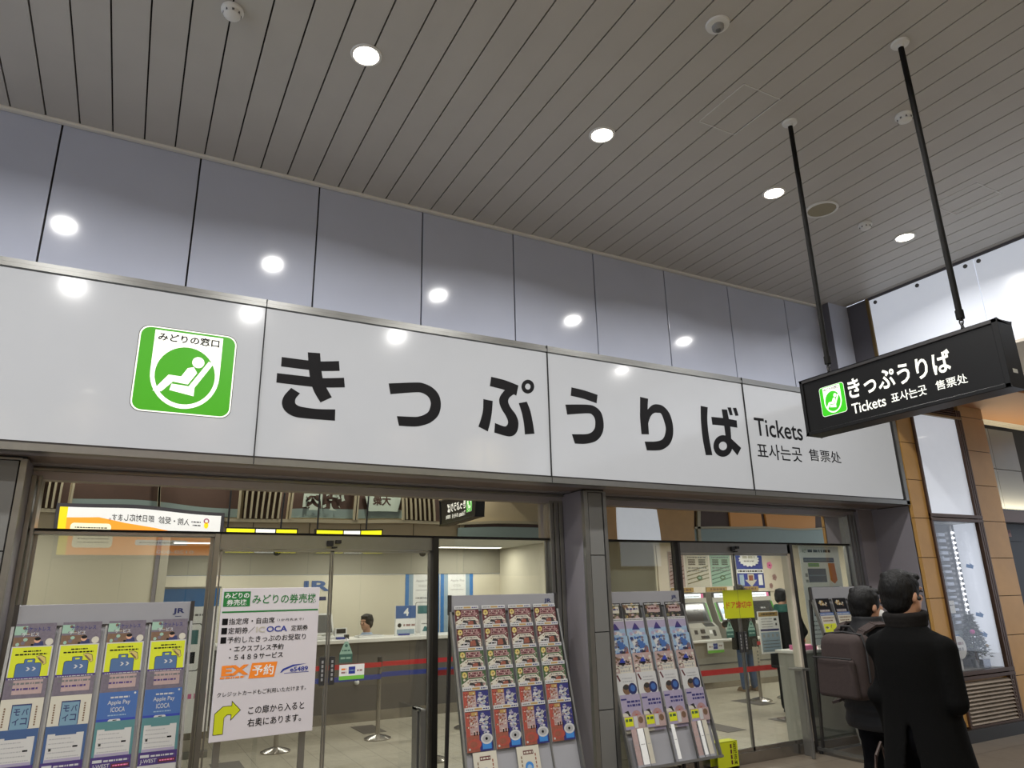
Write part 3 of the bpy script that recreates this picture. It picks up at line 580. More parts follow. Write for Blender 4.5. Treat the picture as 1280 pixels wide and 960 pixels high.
BW, BH = .205, .29
def cover(name, art, w=BW, h=BH, th=.007):
    mb = MB(); mb.box('paper', 0, w, 0, h, 0, th); p = P(mb, (0, 0, th), (1, 0, 0), (0, 1, 0)); art(p, w, h)
    me_o = mb.build(name, None, local=True); return me_o
def blobs(p, ms, a0, a1, b0, b1, n, s, seed, h=.0011):
    r = random.Random(seed)
    for k in range(n): p.disc(r.choice(ms), r.uniform(a0+s, a1-s), r.uniform(b0+s*.6, b1-s*.6), s*r.uniform(.5, 1), h+k*2e-5, 7, s*r.uniform(.3, .8))
def art_band(p, w, h):
    blobs(p, ['photo_dark', 'cream', 'photo_pink', 'photo_brown'], 0, w, h-.155, h-.04, 40, .007, 21, .0016); p.rect('print_white', 0, w, h-.026, h, .0006); p.rect('gold', w*.38, w*.68, h-.020, h-.007, .001); p.dashes('mid_grey', .01, w*.34, h-.018, .008, random.Random(3)); p.dashes('indigo', w*.72, w-.01, h-.018, .008, random.Random(5)); p.rect('ink', 0, w, h-.030, h-.026, .0008)
def art_meat(base, dark):
    def f(p, w, h):
        p.rect(dark, 0, w, 0, h-.030, .0005); p.rect('rose', w*.28, w*.86, h-.075, h-.034, .0008); p.dashes('wine', w*.31, w*.82, h-.052, .012, random.Random(7)); p.dashes('wine', w*.31, w*.82, h-.070, .012, random.Random(8))
        p.disc('sun_yellow', w*.14, h-.055, .021, .0014, 16); p.disc('gold', w*.14, h-.055, .008, .0016, 10); p.disc('cream', w*.12, h-.088, .008, .0014, 10)
        p.poly('cream', [(w*.02, h-.135), (w*.02, h-.118), (w*.30, h-.085), (w*.8, h-.083), (w*.97, h-.11), (w*.97, h-.16), (w*.02, h-.16)], .0009)
        p.dashes('mid_grey', w*.32, w*.78, h-.098, .008, random.Random(9)); p.poly('photo_dark', [(w*.22, h-.16), (w*.34, h-.108), (w*.84, h-.108), (w*.92, h-.16)], .0012); p.poly('photo_rust', [(w*.52, h-.155), (w*.54, h-.115), (w*.74, h-.115), (w*.76, h-.155)], .0014)
        p.poly('print_white', [(w*.1, h-.15), (w*.3, h-.125), (w*.5, h-.13), (w*.48, h-.16), (w*.1, h-.16)], .0015); p.dashes('ink', w*.13, w*.45, h-.147, .010, random.Random(2), .0018)
        blobs(p, [base, 'rose', 'cream'], w*.82, w, h-.15, h-.04, 9, .012, 5); p.rect(dark, 0, w, 0, h-.16, .0009)
    return lambda p, w, h: (f(p, w, h), art_band(p, w, h))
def art_crab(p, w, h):
    p.rect('photo_rust', 0, w*.55, 0, h-.03, .0005); p.rect('indigo', w*.5, w, 0, h-.03, .0006); p.rect('red_orange', 0, w*.18, h*.35, h-.03, .0007); p.rect('photo_pink', w*.16, w*.5, h*.38, h-.06, .0008); p.rect('gold', w*.24, w*.48, h-.055, h-.034, .0012)
    blobs(p, ['cream', 'photo_pink', 'photo_rust'], w*.16, w*.5, h*.4, h-.06, 30, .012, 3); blobs(p, ['print_white', 'ice', 'grey', 'lilac', 'cream'], w*.52, w*.92, h*.36, h-.04, 34, .015, 8)
    for k in range(3): p.rect('ink', w*(.3+.1*k), w*(.34+.1*k), h*.36, h*.44, .0018)
    p.disc('print_white', w*.78, h*.27, .048, .0014, 20, .036); p.disc('grey', w*.78, h*.27, .034, .0016, 18, .024); p.disc('ink', w*.77, h*.27, .010, .0018, 12)
    p.disc('red_orange', w*.3, h*.17, .055, .0014, 16, .034); p.disc('photo_rust', w*.26, h*.17, .03, .0016, 14, .02); p.rect('blue_poster', w*.6, w*.95, .012, .055, .0013); p.disc('print_white', w*.1, .02, .008, .0018, 10)
    art_band(p, w, h)
def art_ticketless(p, w, h):
    p.rect('photo_violet', 0, w, h*.72, h, .0005); p.rect('mint', 0, w*.3, h*.78, h*.95, .0007); p.rect('photo_brown', 0, w*.62, h*.52, h*.74, .0008); p.rect('photo_violet', w*.5, w, h*.5, h*.73, .0007)
    p.text('indigo', 'チケットレス', w*.22, w*.86, h*.84, h*.93, .0014, .02); p.text('print_white', 'サービス', w*.18, w*.6, h*.75, h*.825, .0014, .02)
    p.poly('navy', [(w*.42, h*.5), (w*.55, h*.64), (w*.72, h*.65), (w*.78, h*.5)], .0012); p.disc('skin', w*.58, h*.67, .016, .0014, 14); p.disc('hair', w*.585, h*.695, .016, .0016, 14, .010); p.disc('cream', w*.88, h*.63, .02, .0012, 12); p.rect('photo_dark', 0, w*.4, h*.49, h*.53, .0013); p.rect('ink', w*.44, w*.5, h*.5, h*.6, .0014)
    p.rect('photo_violet', 0, w, 0, h*.49, .0006); blobs(p, ['photo_violet', 'photo_brown', 'mint'], 0, w, h*.5, h, 16, .014, 5, .0009)
def art_suitcase(p, w, h):
    p.rect('lime', .006, w-.006, h*.42, h-.006, .0005); p.dashes('ink', w*.3, w*.72, h*.89, .007, random.Random(2)); p.dashes('ink', w*.12, w*.88, h*.83, .008, random.Random(6))
    p.rrect('ink', w*.17, w*.79, h*.40, h*.68, .012, .0008); p.rrect('suitcase_blue', w*.18, w*.78, h*.405, h*.672, .010, .0010); p.rrect('ink', w*.36, w*.62, h*.66, h*.76, .006, .0009); p.rrect('suitcase_blue', w*.37, w*.61, h*.64, h*.75, .005, .0012); p.rect('lime', w*.44, w*.55, h*.70, h*.73, .0014)
    for k in (.43, .57): p.poly('print_white', [(w*k, h*.60), (w*(k+.05), h*.60), (w*(k+.10), h*.565), (w*(k+.05), h*.53), (w*k, h*.53), (w*(k+.05), h*.565)], .0014)
    p.poly('photo_dark', [(w*.62, h*.80), (w*.74, h*.82), (w*.86, h*.78), (w*.90, h*.66), (w*.84, h*.63)], .0012); p.poly('sun_yellow', [(w*.63, h*.795), (w*.74, h*.81), (w*.85, h*.77), (w*.89, h*.66), (w*.84, h*.64)], .0015); p.poly('photo_brown', [(w*.66, h*.77), (w*.70, h*.78), (w*.84, h*.68), (w*.82, h*.66)], .0017)
    p.rect('purple', 0, w, h*.34, h*.42, .0014); p.dashes('print_white', .012, w-.012, h*.365, .008, random.Random(4), .0018); p.rect('photo_violet', 0, w, 0, h*.34, .0006)
def art_purple(p, w, h):
    p.rect('photo_violet', 0, w, 0, h, .0005); p.rect('photo_pink', w*.2, w*.9, h*.72, h*.98, .0008); p.dashes('mid_grey', w*.1, w*.9, h*.9, .01, random.Random(3)); p.dashes('purple', w*.2, w*.8, h*.8, .01, random.Random(9))
def art_moba(p, w, h):
    p.rect('cream', 0, w, 0, h, .0005); p.rect('navy', w*.28, w*.74, h*.46, h*.90, .0008); p.rect('device_blue', w*.30, w*.72, h*.40, h*.875, .0012)
    for ch, a, b in (('モ', .34, .70), ('バ', .53, .70), ('イ', .34, .53), ('コ', .53, .53)): p.text('navy', ch, w*a, w*(a+.15), h*b, h*(b+.12), .0016, .02)
    for a in (.12, .86):
        for k in range(8): p.rect('photo_brown', w*a-.004, w*a+.004, h*(.82-.045*k), h*(.85-.045*k), .0012)
def art_apple(p, w, h):
    p.rect('sky_blue', 0, w, 0, h, .0005); p.rect('blue', 0, w, 0, h*.5, .0006); p.dashes('print_white', w*.3, w*.78, h*.88, .009, random.Random(5)); p.text('print_white', 'Apple Pay', w*.24, w*.82, h*.74, h*.84, .0012, .01); p.text('print_white', 'ICOCA', w*.34, w*.70, h*.62, h*.71, .0012, .01); p.dashes('ice', w*.28, w*.74, h*.55, .006, random.Random(6)); p.rrect('print_white', w*.3, w*.62, h*.38, h*.49, .01, .0012); p.rect('ink', w*.42, w*.52, h*.46, h*.475, .0014); p.disc('print_white', w*.92, h*.96, .006, .0012, 8)
def art_form(fr, hd):
    def f(p, w, h):
        p.rect(fr, 0, w, 0, h, .0005); p.rect('paper', w*.07, w*.93, h*.05, h*.86, .0008); p.rect(fr, w*.25, w*.75, h*.83, h*.9, .0010)
        r = random.Random(1)
        for k in range(6): p.dashes('grey', w*.12, w*(.6+.3*r.random()), h*(.76-.08*k), .005, r)
        p.rect('photo_dark', w*.14, w*.2, h*.56, h*.61, .0012); p.rect('lilac', w*.08, w*.92, h*.36, h*.42, .0010); p.rect('ink', w*.7, w*.82, h*.6, h*.63, .0012)
    return f
def art_jwest(p, w, h):
    p.rect('paper', 0, w, 0, h, .0005); p.rect('purple', 0, w, h*.76, h, .0008); p.rect('print_white', w*.05, w*.28, h*.90, h*.95, .0012); p.dashes('print_white', w*.32, w*.93, h*.905, .009, random.Random(2)); p.text('print_white', 'J-WEST', w*.06, w*.48, h*.78, h*.87, .0012, .01); p.rect('wine', w*.52, w*.97, h*.79, h*.86, .0012); p.dashes('pink', w*.56, w*.93, h*.815, .007, random.Random(3), .0015)
    r = random.Random(4)
    for k in range(7): p.dashes('grey', w*.1, w*(.5+.4*r.random()), h*(.68-.08*k), .006, r)
    p.rect('photo_violet', w*.5, w*.68, h*.4, h*.55, .0012); p.rect('mid_grey', w*.72, w*.92, h*.42, h*.55, .0012)
def art_mag(ms, title, bg):
    def f(p, w, h):
        p.rect('photo_dark', 0, w, 0, h, .0005); blobs(p, ms[1:]+['photo_brown'], 0, w, 0, h, 60, .022, len(title), .0008); p.rect(bg, w*.16, w*.88, h*.70, h*.90, .0017); p.dashes(ms[0], w*.22, w*.82, h*.79, h*.05, random.Random(5), .0020); p.dashes('print_white', .012, w-.012, h*.94, .008, random.Random(3), .002)
    return f
def art_mount(p, w, h):
    p.rect('lilac', 0, w, 0, h, .0005); p.rect('ice', 0, w, h*.4, h*.7, .0006); p.rect('print_white', 0, w, h*.92, h, .0008); p.dashes('mid_grey', .01, w-.01, h*.945, .008, random.Random(8)); p.poly('indigo', [(w*.3, h*.66), (w*.42, h*.80), (w*.5, h*.87), (w*.58, h*.80), (w*.72, h*.66)], .0010); p.poly('purple', [(w*.42, h*.72), (w*.5, h*.85), (w*.6, h*.72)], .0012); p.disc('photo_pink', w*.5, h*.58, .03, .0012, 14, .014); blobs(p, ['lilac', 'print_white', 'photo_pink'], 0, w, h*.45, h*.66, 10, .02, 2, .0013)
def art_ski(p, w, h):
    p.rect('ice', 0, w, 0, h, .0005); blobs(p, ['print_white', 'navy', 'sky_blue', 'ice', 'photo_dark', 'photo_violet'], 0, w, h*.4, h, 64, .022, 6); p.rect('sky_blue', w*.5, w*.74, h*.62, h*.82, .0024); p.rect('navy', w*.48, w*.78, h*.5, h*.57, .0019); p.rect('photo_rust', w*.7, w*.95, h*.45, h*.64, .0018); p.rect('print_white', w*.2, w*.4, h*.6, h*.9, .0018)
def art_people(p, w, h):
    p.rect('photo_pink', 0, w, 0, h, .0005); blobs(p, ['photo_brown', 'cream', 'photo_dark', 'photo_pink'], 0, w, h*.5, h, 60, .017, 9); p.disc('print_white', w*.5, h*.86, .024, .0018, 12); p.disc('blue', w*.5, h*.78, .028, .0019, 12); p.rect('ink', w*.36, w*.64, h*.70, h*.75, .002); p.rect('cream', w*.3, w*.95, h*.4, h*.68, .002); p.dashes('grey', w*.34, w*.9, h*.6, .014, random.Random(2), .0023); p.dashes('grey', w*.34, w*.9, h*.5, .014, random.Random(3), .0023)
def art_white(p, w, h):
    p.rect('print_white', 0, w, 0, h, .0005); p.dashes('grey', w*.3, w*.8, h*.84, .010, random.Random(4)); p.dashes('grey', w*.3, w*.86, h*.76, .008, random.Random(5)); p.poly('wine', [(w*.03, h*.95), (w*.1, h*.97), (w*.22, h*.80), (w*.15, h*.78)], .0012); p.disc('photo_brown', w*.45, h*.56, .042, .0012, 16); p.disc('navy', w*.75, h*.57, .045, .0014, 16); p.disc('photo_dark', w*.42, h*.62, .03, .0015, 12, .02); p.disc('sky_blue', w*.76, h*.58, .026, .0016, 12)
def art_lilac(p, w, h):
    p.rect('lilac', 0, w, 0, h, .0005); p.rect('indigo', w*.02, w*.3, h*.86, h*.90, .0012); p.dashes('indigo', w*.3, w*.95, h*.78, .016, random.Random(6)); p.dashes('indigo', w*.3, w*.95, h*.68, .016, random.Random(7)); p.rect('cream', 0, w*.4, 0, h*.52, .0008); p.disc('rose', w*.68, h*.42, .05, .0012, 18, .045); p.disc('red_orange', w*.68, h*.42, .016, .0014, 12); p.poly('photo_dark', [(w*.1, h*.55), (w*.3, h*.58), (w*.45, h*.35), (w*.38, h*.33), (w*.25, h*.5)], .0013)
def art_yellowmag(p, w, h):
    p.rect('photo_pink', 0, w, 0, h, .0005); p.rect('lime', w*.02, w*.42, h*.25, h*.92, .0008); p.dashes('photo_green', w*.06, w*.4, h*.6, .02, random.Random(3)); p.rect('print_white', w*.46, w*.64, h*.1, h*.95, .0008); p.disc('photo_brown', w*.8, h*.65, .026, .0012, 14); p.rect('lilac', 0, w*.42, 0, h*.2, .0009)
def art_dark(p, w, h):
    p.rect('ink', 0, w, 0, h, .0005); p.rect('photo_violet', w*.12, w*.88, h*.45, h*.62, .0010); p.dashes('cream', w*.16, w*.84, h*.55, .012, random.Random(4)); blobs(p, ['gold', 'cream', 'photo_brown'], w*.1, w*.9, h*.72, h*.94, 12, .018, 4, .0012)
def art_beigefood(p, w, h):
    p.rect('cream', 0, w, 0, h, .0005); p.rect('sky_blue', 0, w, h*.90, h, .0008); p.dashes('print_white', .01, w-.01, h*.93, .01, random.Random(2)); p.dashes('photo_brown', w*.1, w*.9, h*.80, .012, random.Random(3)); p.dashes('photo_brown', w*.1, w*.8, h*.70, .012, random.Random(4)); p.rect('lime', w*.05, w*.95, h*.2, h*.62, .0008); blobs(p, ['cream', 'lime', 'photo_olive'], w*.1, w*.9, h*.25, h*.6, 10, .025, 3, .0012)
ORD = ['first', 'second', 'third', 'last']; ROWN = ['top', 'second', 'third', 'fourth', 'fifth', 'sixth', 'seventh', 'eighth']
TILT = math.radians(5.5)
def place(proto, first, x, yt, t, lab, group, nn=0.):
    o = proto if first else proto.copy()
    if not first: C.objects.link(o)
    u = Vector((1, 0, 0)); v0 = Vector((0, SS, SC)); n0 = u.cross(v0)
    v = (v0*math.cos(TILT)+n0*math.sin(TILT)).normalized(); n = u.cross(v)
    loc = Vector((x, yt, ZR))-v0*(t+BH)+n0*(.001+nn)
    m = Matrix.Identity(4)
    for i in range(3): m[i][0] = u[i]; m[i][1] = v[i]; m[i][2] = n[i]; m[i][3] = loc[i]
    o.matrix_world = m
    return tag(o, lab, 'brochure', group)
def fill(rackname, group, yt, cols, rows, name='brochure', short=()):
    protos = {}
    for ri, (t, arts) in enumerate(rows):
        for ci, x in enumerate(cols):
            a = arts[ci] if isinstance(arts, list) else arts
            if a is None: continue
            key, desc, fn = a
            first = key not in protos
            hh = .10 if key in short else BH
            if first: protos[key] = cover(name, fn, BW, hh)
            place(protos[key], first, x, yt, t-BH+hh, '%s, %s from left, %s row, %s' % (desc, ORD[ci], ROWN[ri], rackname), group, .016 if key in short else 0.)
A = dict(
    red=('red', 'red meat brochure', art_meat('wine', 'wine')), grn=('grn', 'green meat brochure', art_meat('photo_green', 'photo_green')), crab=('crab', 'orange and blue crab brochure', art_crab),
    tl=('tl', 'violet and brown leaflet', art_ticketless), sc=('sc', 'yellow suitcase leaflet', art_suitcase), pu=('pu', 'dull violet leaflet', art_purple), mo=('mo', 'cream leaflet with pale blue phone', art_moba), ap=('ap', 'bright blue leaflet', art_apple), fb=('fb', 'blue framed form', art_form('blue_frame', 0)), ft=('ft', 'teal framed form', art_form('teal_card', 0)), jw=('jw', 'purple headed leaflet', art_jwest))
fill('left rack', 'leaflets in the left rack', 5.28, COL1, [(-.012, A['tl']), (.118, A['sc']), (.30, A['pu']), (.405, [A['mo'], A['mo'], A['ap'], A['ap']]), (.565, [A['fb'], A['fb'], A['ft'], A['ft']]), (.75, A['jw']), (.93, A['jw'])], 'leaflet')
fill('rack left of the pillar', 'brochures in the rack left of the pillar', 5.28, COL2, [(-.04, A['red']), (.105, A['red']), (.27, A['grn']), (.412, A['grn']), (.55, A['crab']), (.69, A['crab'])])
B = dict(a=('a', 'gold framed magazine', art_mag(['indigo', 'photo_olive', 'photo_brown', 'gold', 'photo_pink'], 'gold', 'cream')), b=('b', 'dark red and gold magazine', art_mag(['wine', 'photo_dark', 'photo_olive', 'photo_pink'], 'dark red', 'photo_pink')), m=('m', 'lilac mountain magazine', art_mount), s=('s', 'icy blue ski magazine', art_ski), p=('p', 'magazine of small portraits', art_people), w=('w', 'white magazine with two round photos', art_white), l=('l', 'lilac magazine with a red rosette', art_lilac), y=('y', 'yellow green magazine', art_yellowmag))
fill('rack right of the pillar', 'magazines in the rack right of the pillar', 5.42, COL3, [(-.02, [B['a'], B['a'], B['b'], B['b']]), (.115, B['m']), (.262, B['s']), (.41, B['p']), (.567, B['w']), (.735, B['l']), (.90, B['y'])], 'magazine', ('y',))
D = dict(d=('d', 'black covered pamphlet', art_dark), f=('f', 'beige and yellow pamphlet', art_beigefood))
fill('rack behind the backpack', 'pamphlets in the far right rack', 5.32, COL4, [(-.005, D['d']), (.14, D['f']), (.40, D['d']), (.60, D['f'])], 'pamphlet')
# small cards hung at the bottom of the brochure rack
for x, lab in ((2.33, 'cream notice card at the lower left of the brochure rack'), (2.68, 'cream notice card at the lower middle of the brochure rack')):
    mb = MB(); p = P(mb, (x, 5.28, ZR), (1, 0, 0), (0, SS, SC)); b = -.985-.26
    p.slab('cream', 0, .185, b, b+.26, .004, .010); p.rect('wine', .05, .135, b+.205, b+.232, .0105); p.dashes('cream', .056, .13, b+.212, .012, random.Random(3), .0108); p.disc('blue_poster', .09, b+.125, .034, .0105, 20, .034); p.disc('ice', .09, b+.12, .02, .0108, 16, .02)
    for k in range(5):
        p.rect('photo_brown', .028, .037, b+.18-.026*k, b+.198-.026*k, .0106); p.rect('photo_rust', .145, .154, b+.19-.026*k, b+.208-.026*k, .0106)
    tag(mb.build('notice_card'), lab, 'card')
# pale narrow strips in the lower tray of the right rack
for i, (x, w, m_) in enumerate(((3.80, .05, 'photo_pink'), (3.86, .06, 'plastic_white'), (3.93, .045, 'cream'), (4.215, .035, 'plastic_white'), (4.44, .05, 'photo_pink'), (4.51, .035, 'plastic_white'), (4.56, .05, 'cream'))):
    mb = MB(); p = P(mb, (x, 5.42, ZR), (1, 0, 0), (0, SS, SC)); p.slab(m_, 0, w, -1.275, -1.0, .040, .046); p.slab('acrylic', -.004, w+.004, -1.278, -1.262, .036, .05)
    p.dashes('grey', .008, w-.008, -1.12, .006, random.Random(i), .0465)
    tag(mb.build('tray_strip'), '%s strip, %s from left in the empty lower tray right of the pillar' % ({'photo_pink': 'pinkish', 'plastic_white': 'white', 'cream': 'cream'}[m_], ['first', 'second', 'third', 'fourth', 'fifth', 'sixth', 'seventh'][i]), 'paper strip', 'strips in the lower tray')
# ---- standing notice board in front of the left sliding door
t = thing('notice_board', 'white standing notice board about green ticket machines', 'notice board', (.83, 4.72, 0), math.radians(5))
mb = MB(); mb.box('board_white', -.297, .297, -.004, .008, .833, 1.674); pn = mb.build('panel', t, local=True, bevel=.002)
mb = MB(); p = P(mb, (-.297, -.004, .833), (1, 0, 0), (0, 0, 1)); K = .594
p.rect('board_green', .010, .165, .735, .822, .0008); p.text('plastic_white', 'みどりの', .018, .157, .783, .815, .0015, .02); p.text('plastic_white', '券売機', .03, .145, .742, .776, .0015, .008); p.text('board_green', 'みどりの券売機', .178, .572, .747, .803, .0015, .010); p.rect('board_green', .008, .588, .700, .709, .001)
for k, s in enumerate(('指定席・自由席', '定期券／', '予約したきっぷのお受取り')):
    b = .632-.052*k; p.rect('ink', .014, .046, b, b+.036, .001)
    p.text('ink', s, .052, (.32, .205, .52)[k], b, b+.036, .0015, .006)
p.text('ink', '（1か月先まで）', .335, .50, .642, .658, .0015, .0); p.text('cream', 'IC', .214, .268, .582, .615, .0015, .02); p.text('blue', 'OCA', .276, .40, .582, .615, .0015, .02); p.text('ink', '定期券', .425, .53, .582, .616, .0015, .006)
p.text('ink', '・エクスプレス予約', .07, .385, .478, .512, .0015, .015); p.text('ink', '・５４８９サービス', .07, .385, .432, .465, .0015, .015)
p.text('orange', 'EX', .035, .19, .348, .405, .0015, .05); p.dashes('orange', .03, .17, .333, .010, random.Random(2)); p.poly('orange', [(.19, .325), (.34, .325), (.355, .41), (.205, .41)], .001); p.text('plastic_white', '予約', .21, .335, .338, .398, .0018, .015)
p.poly('blue', [(.375, .345), (.39, .365), (.45, .385), (.54, .388), (.46, .377), (.40, .357), (.385, .345)], .001); p.text('blue', 'e5489', .435, .545, .345, .372, .0015, .02); p.rect('blue', .40, .55, .338, .341, .001)
p.text('ink', 'クレジットカードもご利用いただけます。', .022, .54, .235, .262, .0015, .005)
p.poly('ink', [(.017, .037), (.073, .037), (.073, .125), (.088, .137), (.108, .137), (.108, .105), (.162, .158), (.108, .212), (.108, .186), (.06, .186), (.017, .15)], .0009); p.poly('lime', [(.02, .04), (.07, .04), (.07, .125), (.086, .14), (.111, .14), (.111, .113), (.157, .158), (.111, .204), (.111, .183), (.062, .183), (.02, .148)], .0014)
p.text('ink', 'この扉から入ると', .205, .535, .128, .172, .0015, .008); p.text('ink', '右奥にあります。', .205, .52, .062, .106, .0015, .008)
mb.build('lettering', t, local=True)
mb = MB()
mb.bar('alu', (.245, .03, .0), (.245, .03, 1.5), .036, .02, (0, 1, 0)); mb.build('post', t, local=True)
mb = MB(); mb.bar('alu', (-.245, .03, .0), (-.245, .03, 1.5), .036, .02, (0, 1, 0)); mb.build('post', t, local=True)
mb = MB(); mb.box('alu', -.30, .30, .02, .05, 0, .03); mb.box('alu', -.26, -.22, -.2, .25, 0, .025); mb.box('alu', .22, .26, -.2, .25, 0, .025); mb.build('base', t, local=True)
# ---- signs and stickers on the glass
mb = MB(); mb.box('lime', 5.377, 5.779, 5.548, 5.5555, 1.322, 1.597); p = P(mb, (5.377, 5.548, 1.322), (1, 0, 0), (0, 0, 1)); p.text('red', 'ドア締切中', .03, .375, .095, .165, .0012, .012); p.rect('photo_olive', .198, .202, 0, .275, .0006)
tag(mb.build('door_notice'), 'yellow door closed notice with red lettering on the right sliding door', 'notice')
def triangle(x, lab):
    mb = MB(); p = P(mb, (x, 5.576, 1.14), (1, 0, 0), (0, 0, 1)); p.slab('pine', -.05, .05, 0, .06, 0, .002); p.mb.raw('mint', [p.at(a, b, h) for h in (0, .002) for a, b in ((-.05, .06), (.05, .06), (.012, .15), (-.012, .15))], [(3, 2, 1, 0), (4, 5, 6, 7), (0, 1, 5, 4), (1, 2, 6, 5), (2, 3, 7, 6), (3, 0, 4, 7)])
    p.dashes('pine', -.03, .03, .08, .010, random.Random(1), .003); p.dashes('mint', -.04, .04, .025, .014, random.Random(2), .003); p.disc('pine', 0, .12, .012, .003, 10); p.ring('plastic_white', 0, .16, .010, .014, .001, 12)
    tag(mb.build('door_sticker'), lab, 'sticker')
triangle(1.545, 'green triangular sticker on the left sliding door'); triangle(5.445, 'green triangular sticker left of the handles on the right sliding door'); triangle(5.745, 'green triangular sticker right of the handles on the right sliding door')
mb = MB(); p = P(mb, (5.01, 5.46, 0), (1, 0, 0), (0, 0, 1)); p.slab('lime', 0, .26, .03, .245, 0, .006); p.slab('lime', 0, .26, .03, .245, -.10, -.094); p.slab('lime', 0, .26, .240, .246, -.10, .006); p.slab('black', 0, .02, 0, .03, -.1, .006); p.slab('black', .24, .26, 0, .03, -.1, .006)
for k in range(4): p.rect('wine', .165, .185, .05+.045*k, .085+.045*k, .0068)
for k, ch in enumerate('足元注意'): p.text('ink', ch, .198, .243, .185-.047*k, .228-.047*k, .0068, .02)
tag(mb.build('caution_sign'), 'small yellow caution stand on the floor by the right rack', 'caution sign')
mb = MB(); mb.lathe('lime', (4.86, 4.15, 0), [(.06, 0), (.055, .02), (.02, .12), (.001, .13)], 14); tag(mb.build('floor_marker', smooth=True), 'small yellow floor marker glimpsed between the two walking men', 'floor marker')
# poster fixed inside the right pane
mb = MB(); p = P(mb, (6.70, 5.66, 1.0), (1, 0, 0), (0, 0, 1)); p.slab('poster_white', 0, .66, 0, 1.06, -.004, 0); p.text('board_green', 'みどり', .05, .12, .985, 1.03, .001, .02); p.dashes('ink', .14, .52, .99, .03, random.Random(2))
for a0, a1, b0, b1, m_ in ((.05, .56, .88, .93, 'blue_frame'), (.12, .30, .83, .87, 'leaf_green'), (.10, .40, .66, .81, 'blue_frame'), (.08, .59, .56, .61, 'blue_frame'), (.11, .20, .42, .55, 'leaf_green'), (.27, .58, .44, .50, 'blue_frame'), (.11, .22, .30, .40, 'blue_frame'), (.05, .09, .72, .76, 'grey'), (.05, .09, .66, .69, 'grey')): p.rect(m_, a0, a1, b0, b1, .001); p.dashes('ice', a0+.015, a1-.015, (b0+b1)/2-.006, .012, random.Random(int(a0*100)), .0014)
p.poly('orange', [(.45, .87), (.56, .87), (.575, .68), (.52, .64), (.46, .68)], .001); p.rect('orange', .41, .53, .52, .555, .001)
for k in range(5): p.dashes('grey', .05, .5, .24-.045*k, .012, random.Random(k))
tag(mb.build('wall_poster'), 'white flow chart poster with blue bars behind the far right pane', 'poster')
mb = MB(); mb.box('counter_white', 6.5, 7.42, 5.68, 6.0, .92, .95); mb.box('machine_grey', 6.52, 7.40, 5.70, 5.98, 0, .92); tag(mb.build('writing_counter', bevel=.004), 'low white writing counter inside the far right pane', 'counter')
mb = MB(); mb.box('pink', 6.62, 6.85, 5.72, 5.9, .95, 1.0); tag(mb.build('leaflet_stack', bevel=.003), 'pink stack of slips on the writing counter', 'paper stack')
mb = MB(); p = P(mb, (6.66, 5.79, .95), (1, 0, 0), (0, 0, 1)); p.slab('plastic_white', .30, .55, 0, .2, -.01, 0); p.dashes('board_green', .32, .5, .13, .02, random.Random(4)); tag(mb.build('table_card'), 'white card stand with green lettering on the writing counter', 'card')
# ================================================================ OFFICE THINGS
ct = thing('ticket_counter', 'dark ticket counter with a white top inside the office', 'counter', (3.5, 10.5, 0))
mb = MB(); mb.box('counter_white', .6, 6.38, 10.10, 10.85, 1.01, 1.06); mb.build('counter_top', ct, bevel=.006)
mb = MB(); mb.box('counter_dark', .6, 6.38, 10.16, 10.2, .12, 1.01); mb.box('joint', .6, 6.38, 10.2, 10.8, .0, 1.01); mb.build('front_panel', ct)
mb = MB(); mb.box('steel', .6, 6.38, 10.15, 10.2, 0, .13); mb.build('kick_plate', ct)
for x in (2.98, 4.03): mb = MB(); mb.lathe('plastic_white', (x, 10.16, .50), [(.035, 0), (.03, -.03), (.012, -.045), (.001, -.045)], 16, 'y'); mb.build('bag_hook', ct, True)
mb = MB(); p = P(mb, (1.50, 5.576, 1.02), (1, 0, 0), (0, 0, 1)); p.slab('plastic_white', 0, .19, 0, .105, 0, .002); p.rect('leaf_green', 0, .19, 0, .027, .0026); p.rect('blue', .07, .12, .04, .09, .0026); p.dashes('ice', .075, .115, .06, .008, random.Random(1), .003); p.dashes('rose', .015, .055, .045, .012, random.Random(2), .0026); p.dashes('orange', .015, .055, .068, .012, random.Random(2), .0026); p.dashes('rose', .135, .18, .055, .012, random.Random(3), .0026)
tag(mb.build('card_sign'), 'white and green card payment sticker under the triangular sticker on the left sliding door', 'plate')
mb = MB(); p = P(mb, (3.60, 10.40, 1.06), (1, 0, 0), (0, 0, 1)); p.slab('plastic_white', 0, .31, 0, .42, -.05, 0); p.rect('sky_blue', 0, .31, .24, .42, .001); p.text('plastic_white', '4', .12, .20, .275, .385, .0016, .03); p.disc('ink', .06, .145, .03, .001, 14); p.dashes('rose', .12, .3, .13, .03, random.Random(1)); p.rect('pale_blue', .02, .29, .02, .09, .001); p.rect('blue', .04, .22, .005, .03, .0014)
tag(mb.build('window_number'), 'blue number 4 display standing on the ticket counter', 'number sign')
mb = MB(); p = P(mb, (3.98, 10.38, 1.06), (1, 0, 0), (0, 0, 1)); p.slab('plastic_white', 0, .15, 0, .2, -.02, 0); p.poly('teal_card', [(.03, .05), (.12, .05), (.09, .12), (.06, .12)], .001); p.dashes('mid_grey', .02, .13, .15, .015, random.Random(3)); tag(mb.build('table_card'), 'small white card with a teal shape right of the number 4', 'card')
t = thing('ticket_terminal', 'white ticket terminal with a tilted grey screen on the counter', 'terminal', (2.62, 10.55, 1.06))
mb = MB(); mb.box('plastic_white', 2.40, 2.86, 10.40, 10.75, 1.06, 1.10); mb.box('plastic_white', 2.58, 2.70, 10.55, 10.62, 1.10, 1.20); mb.build('base', t, bevel=.008)
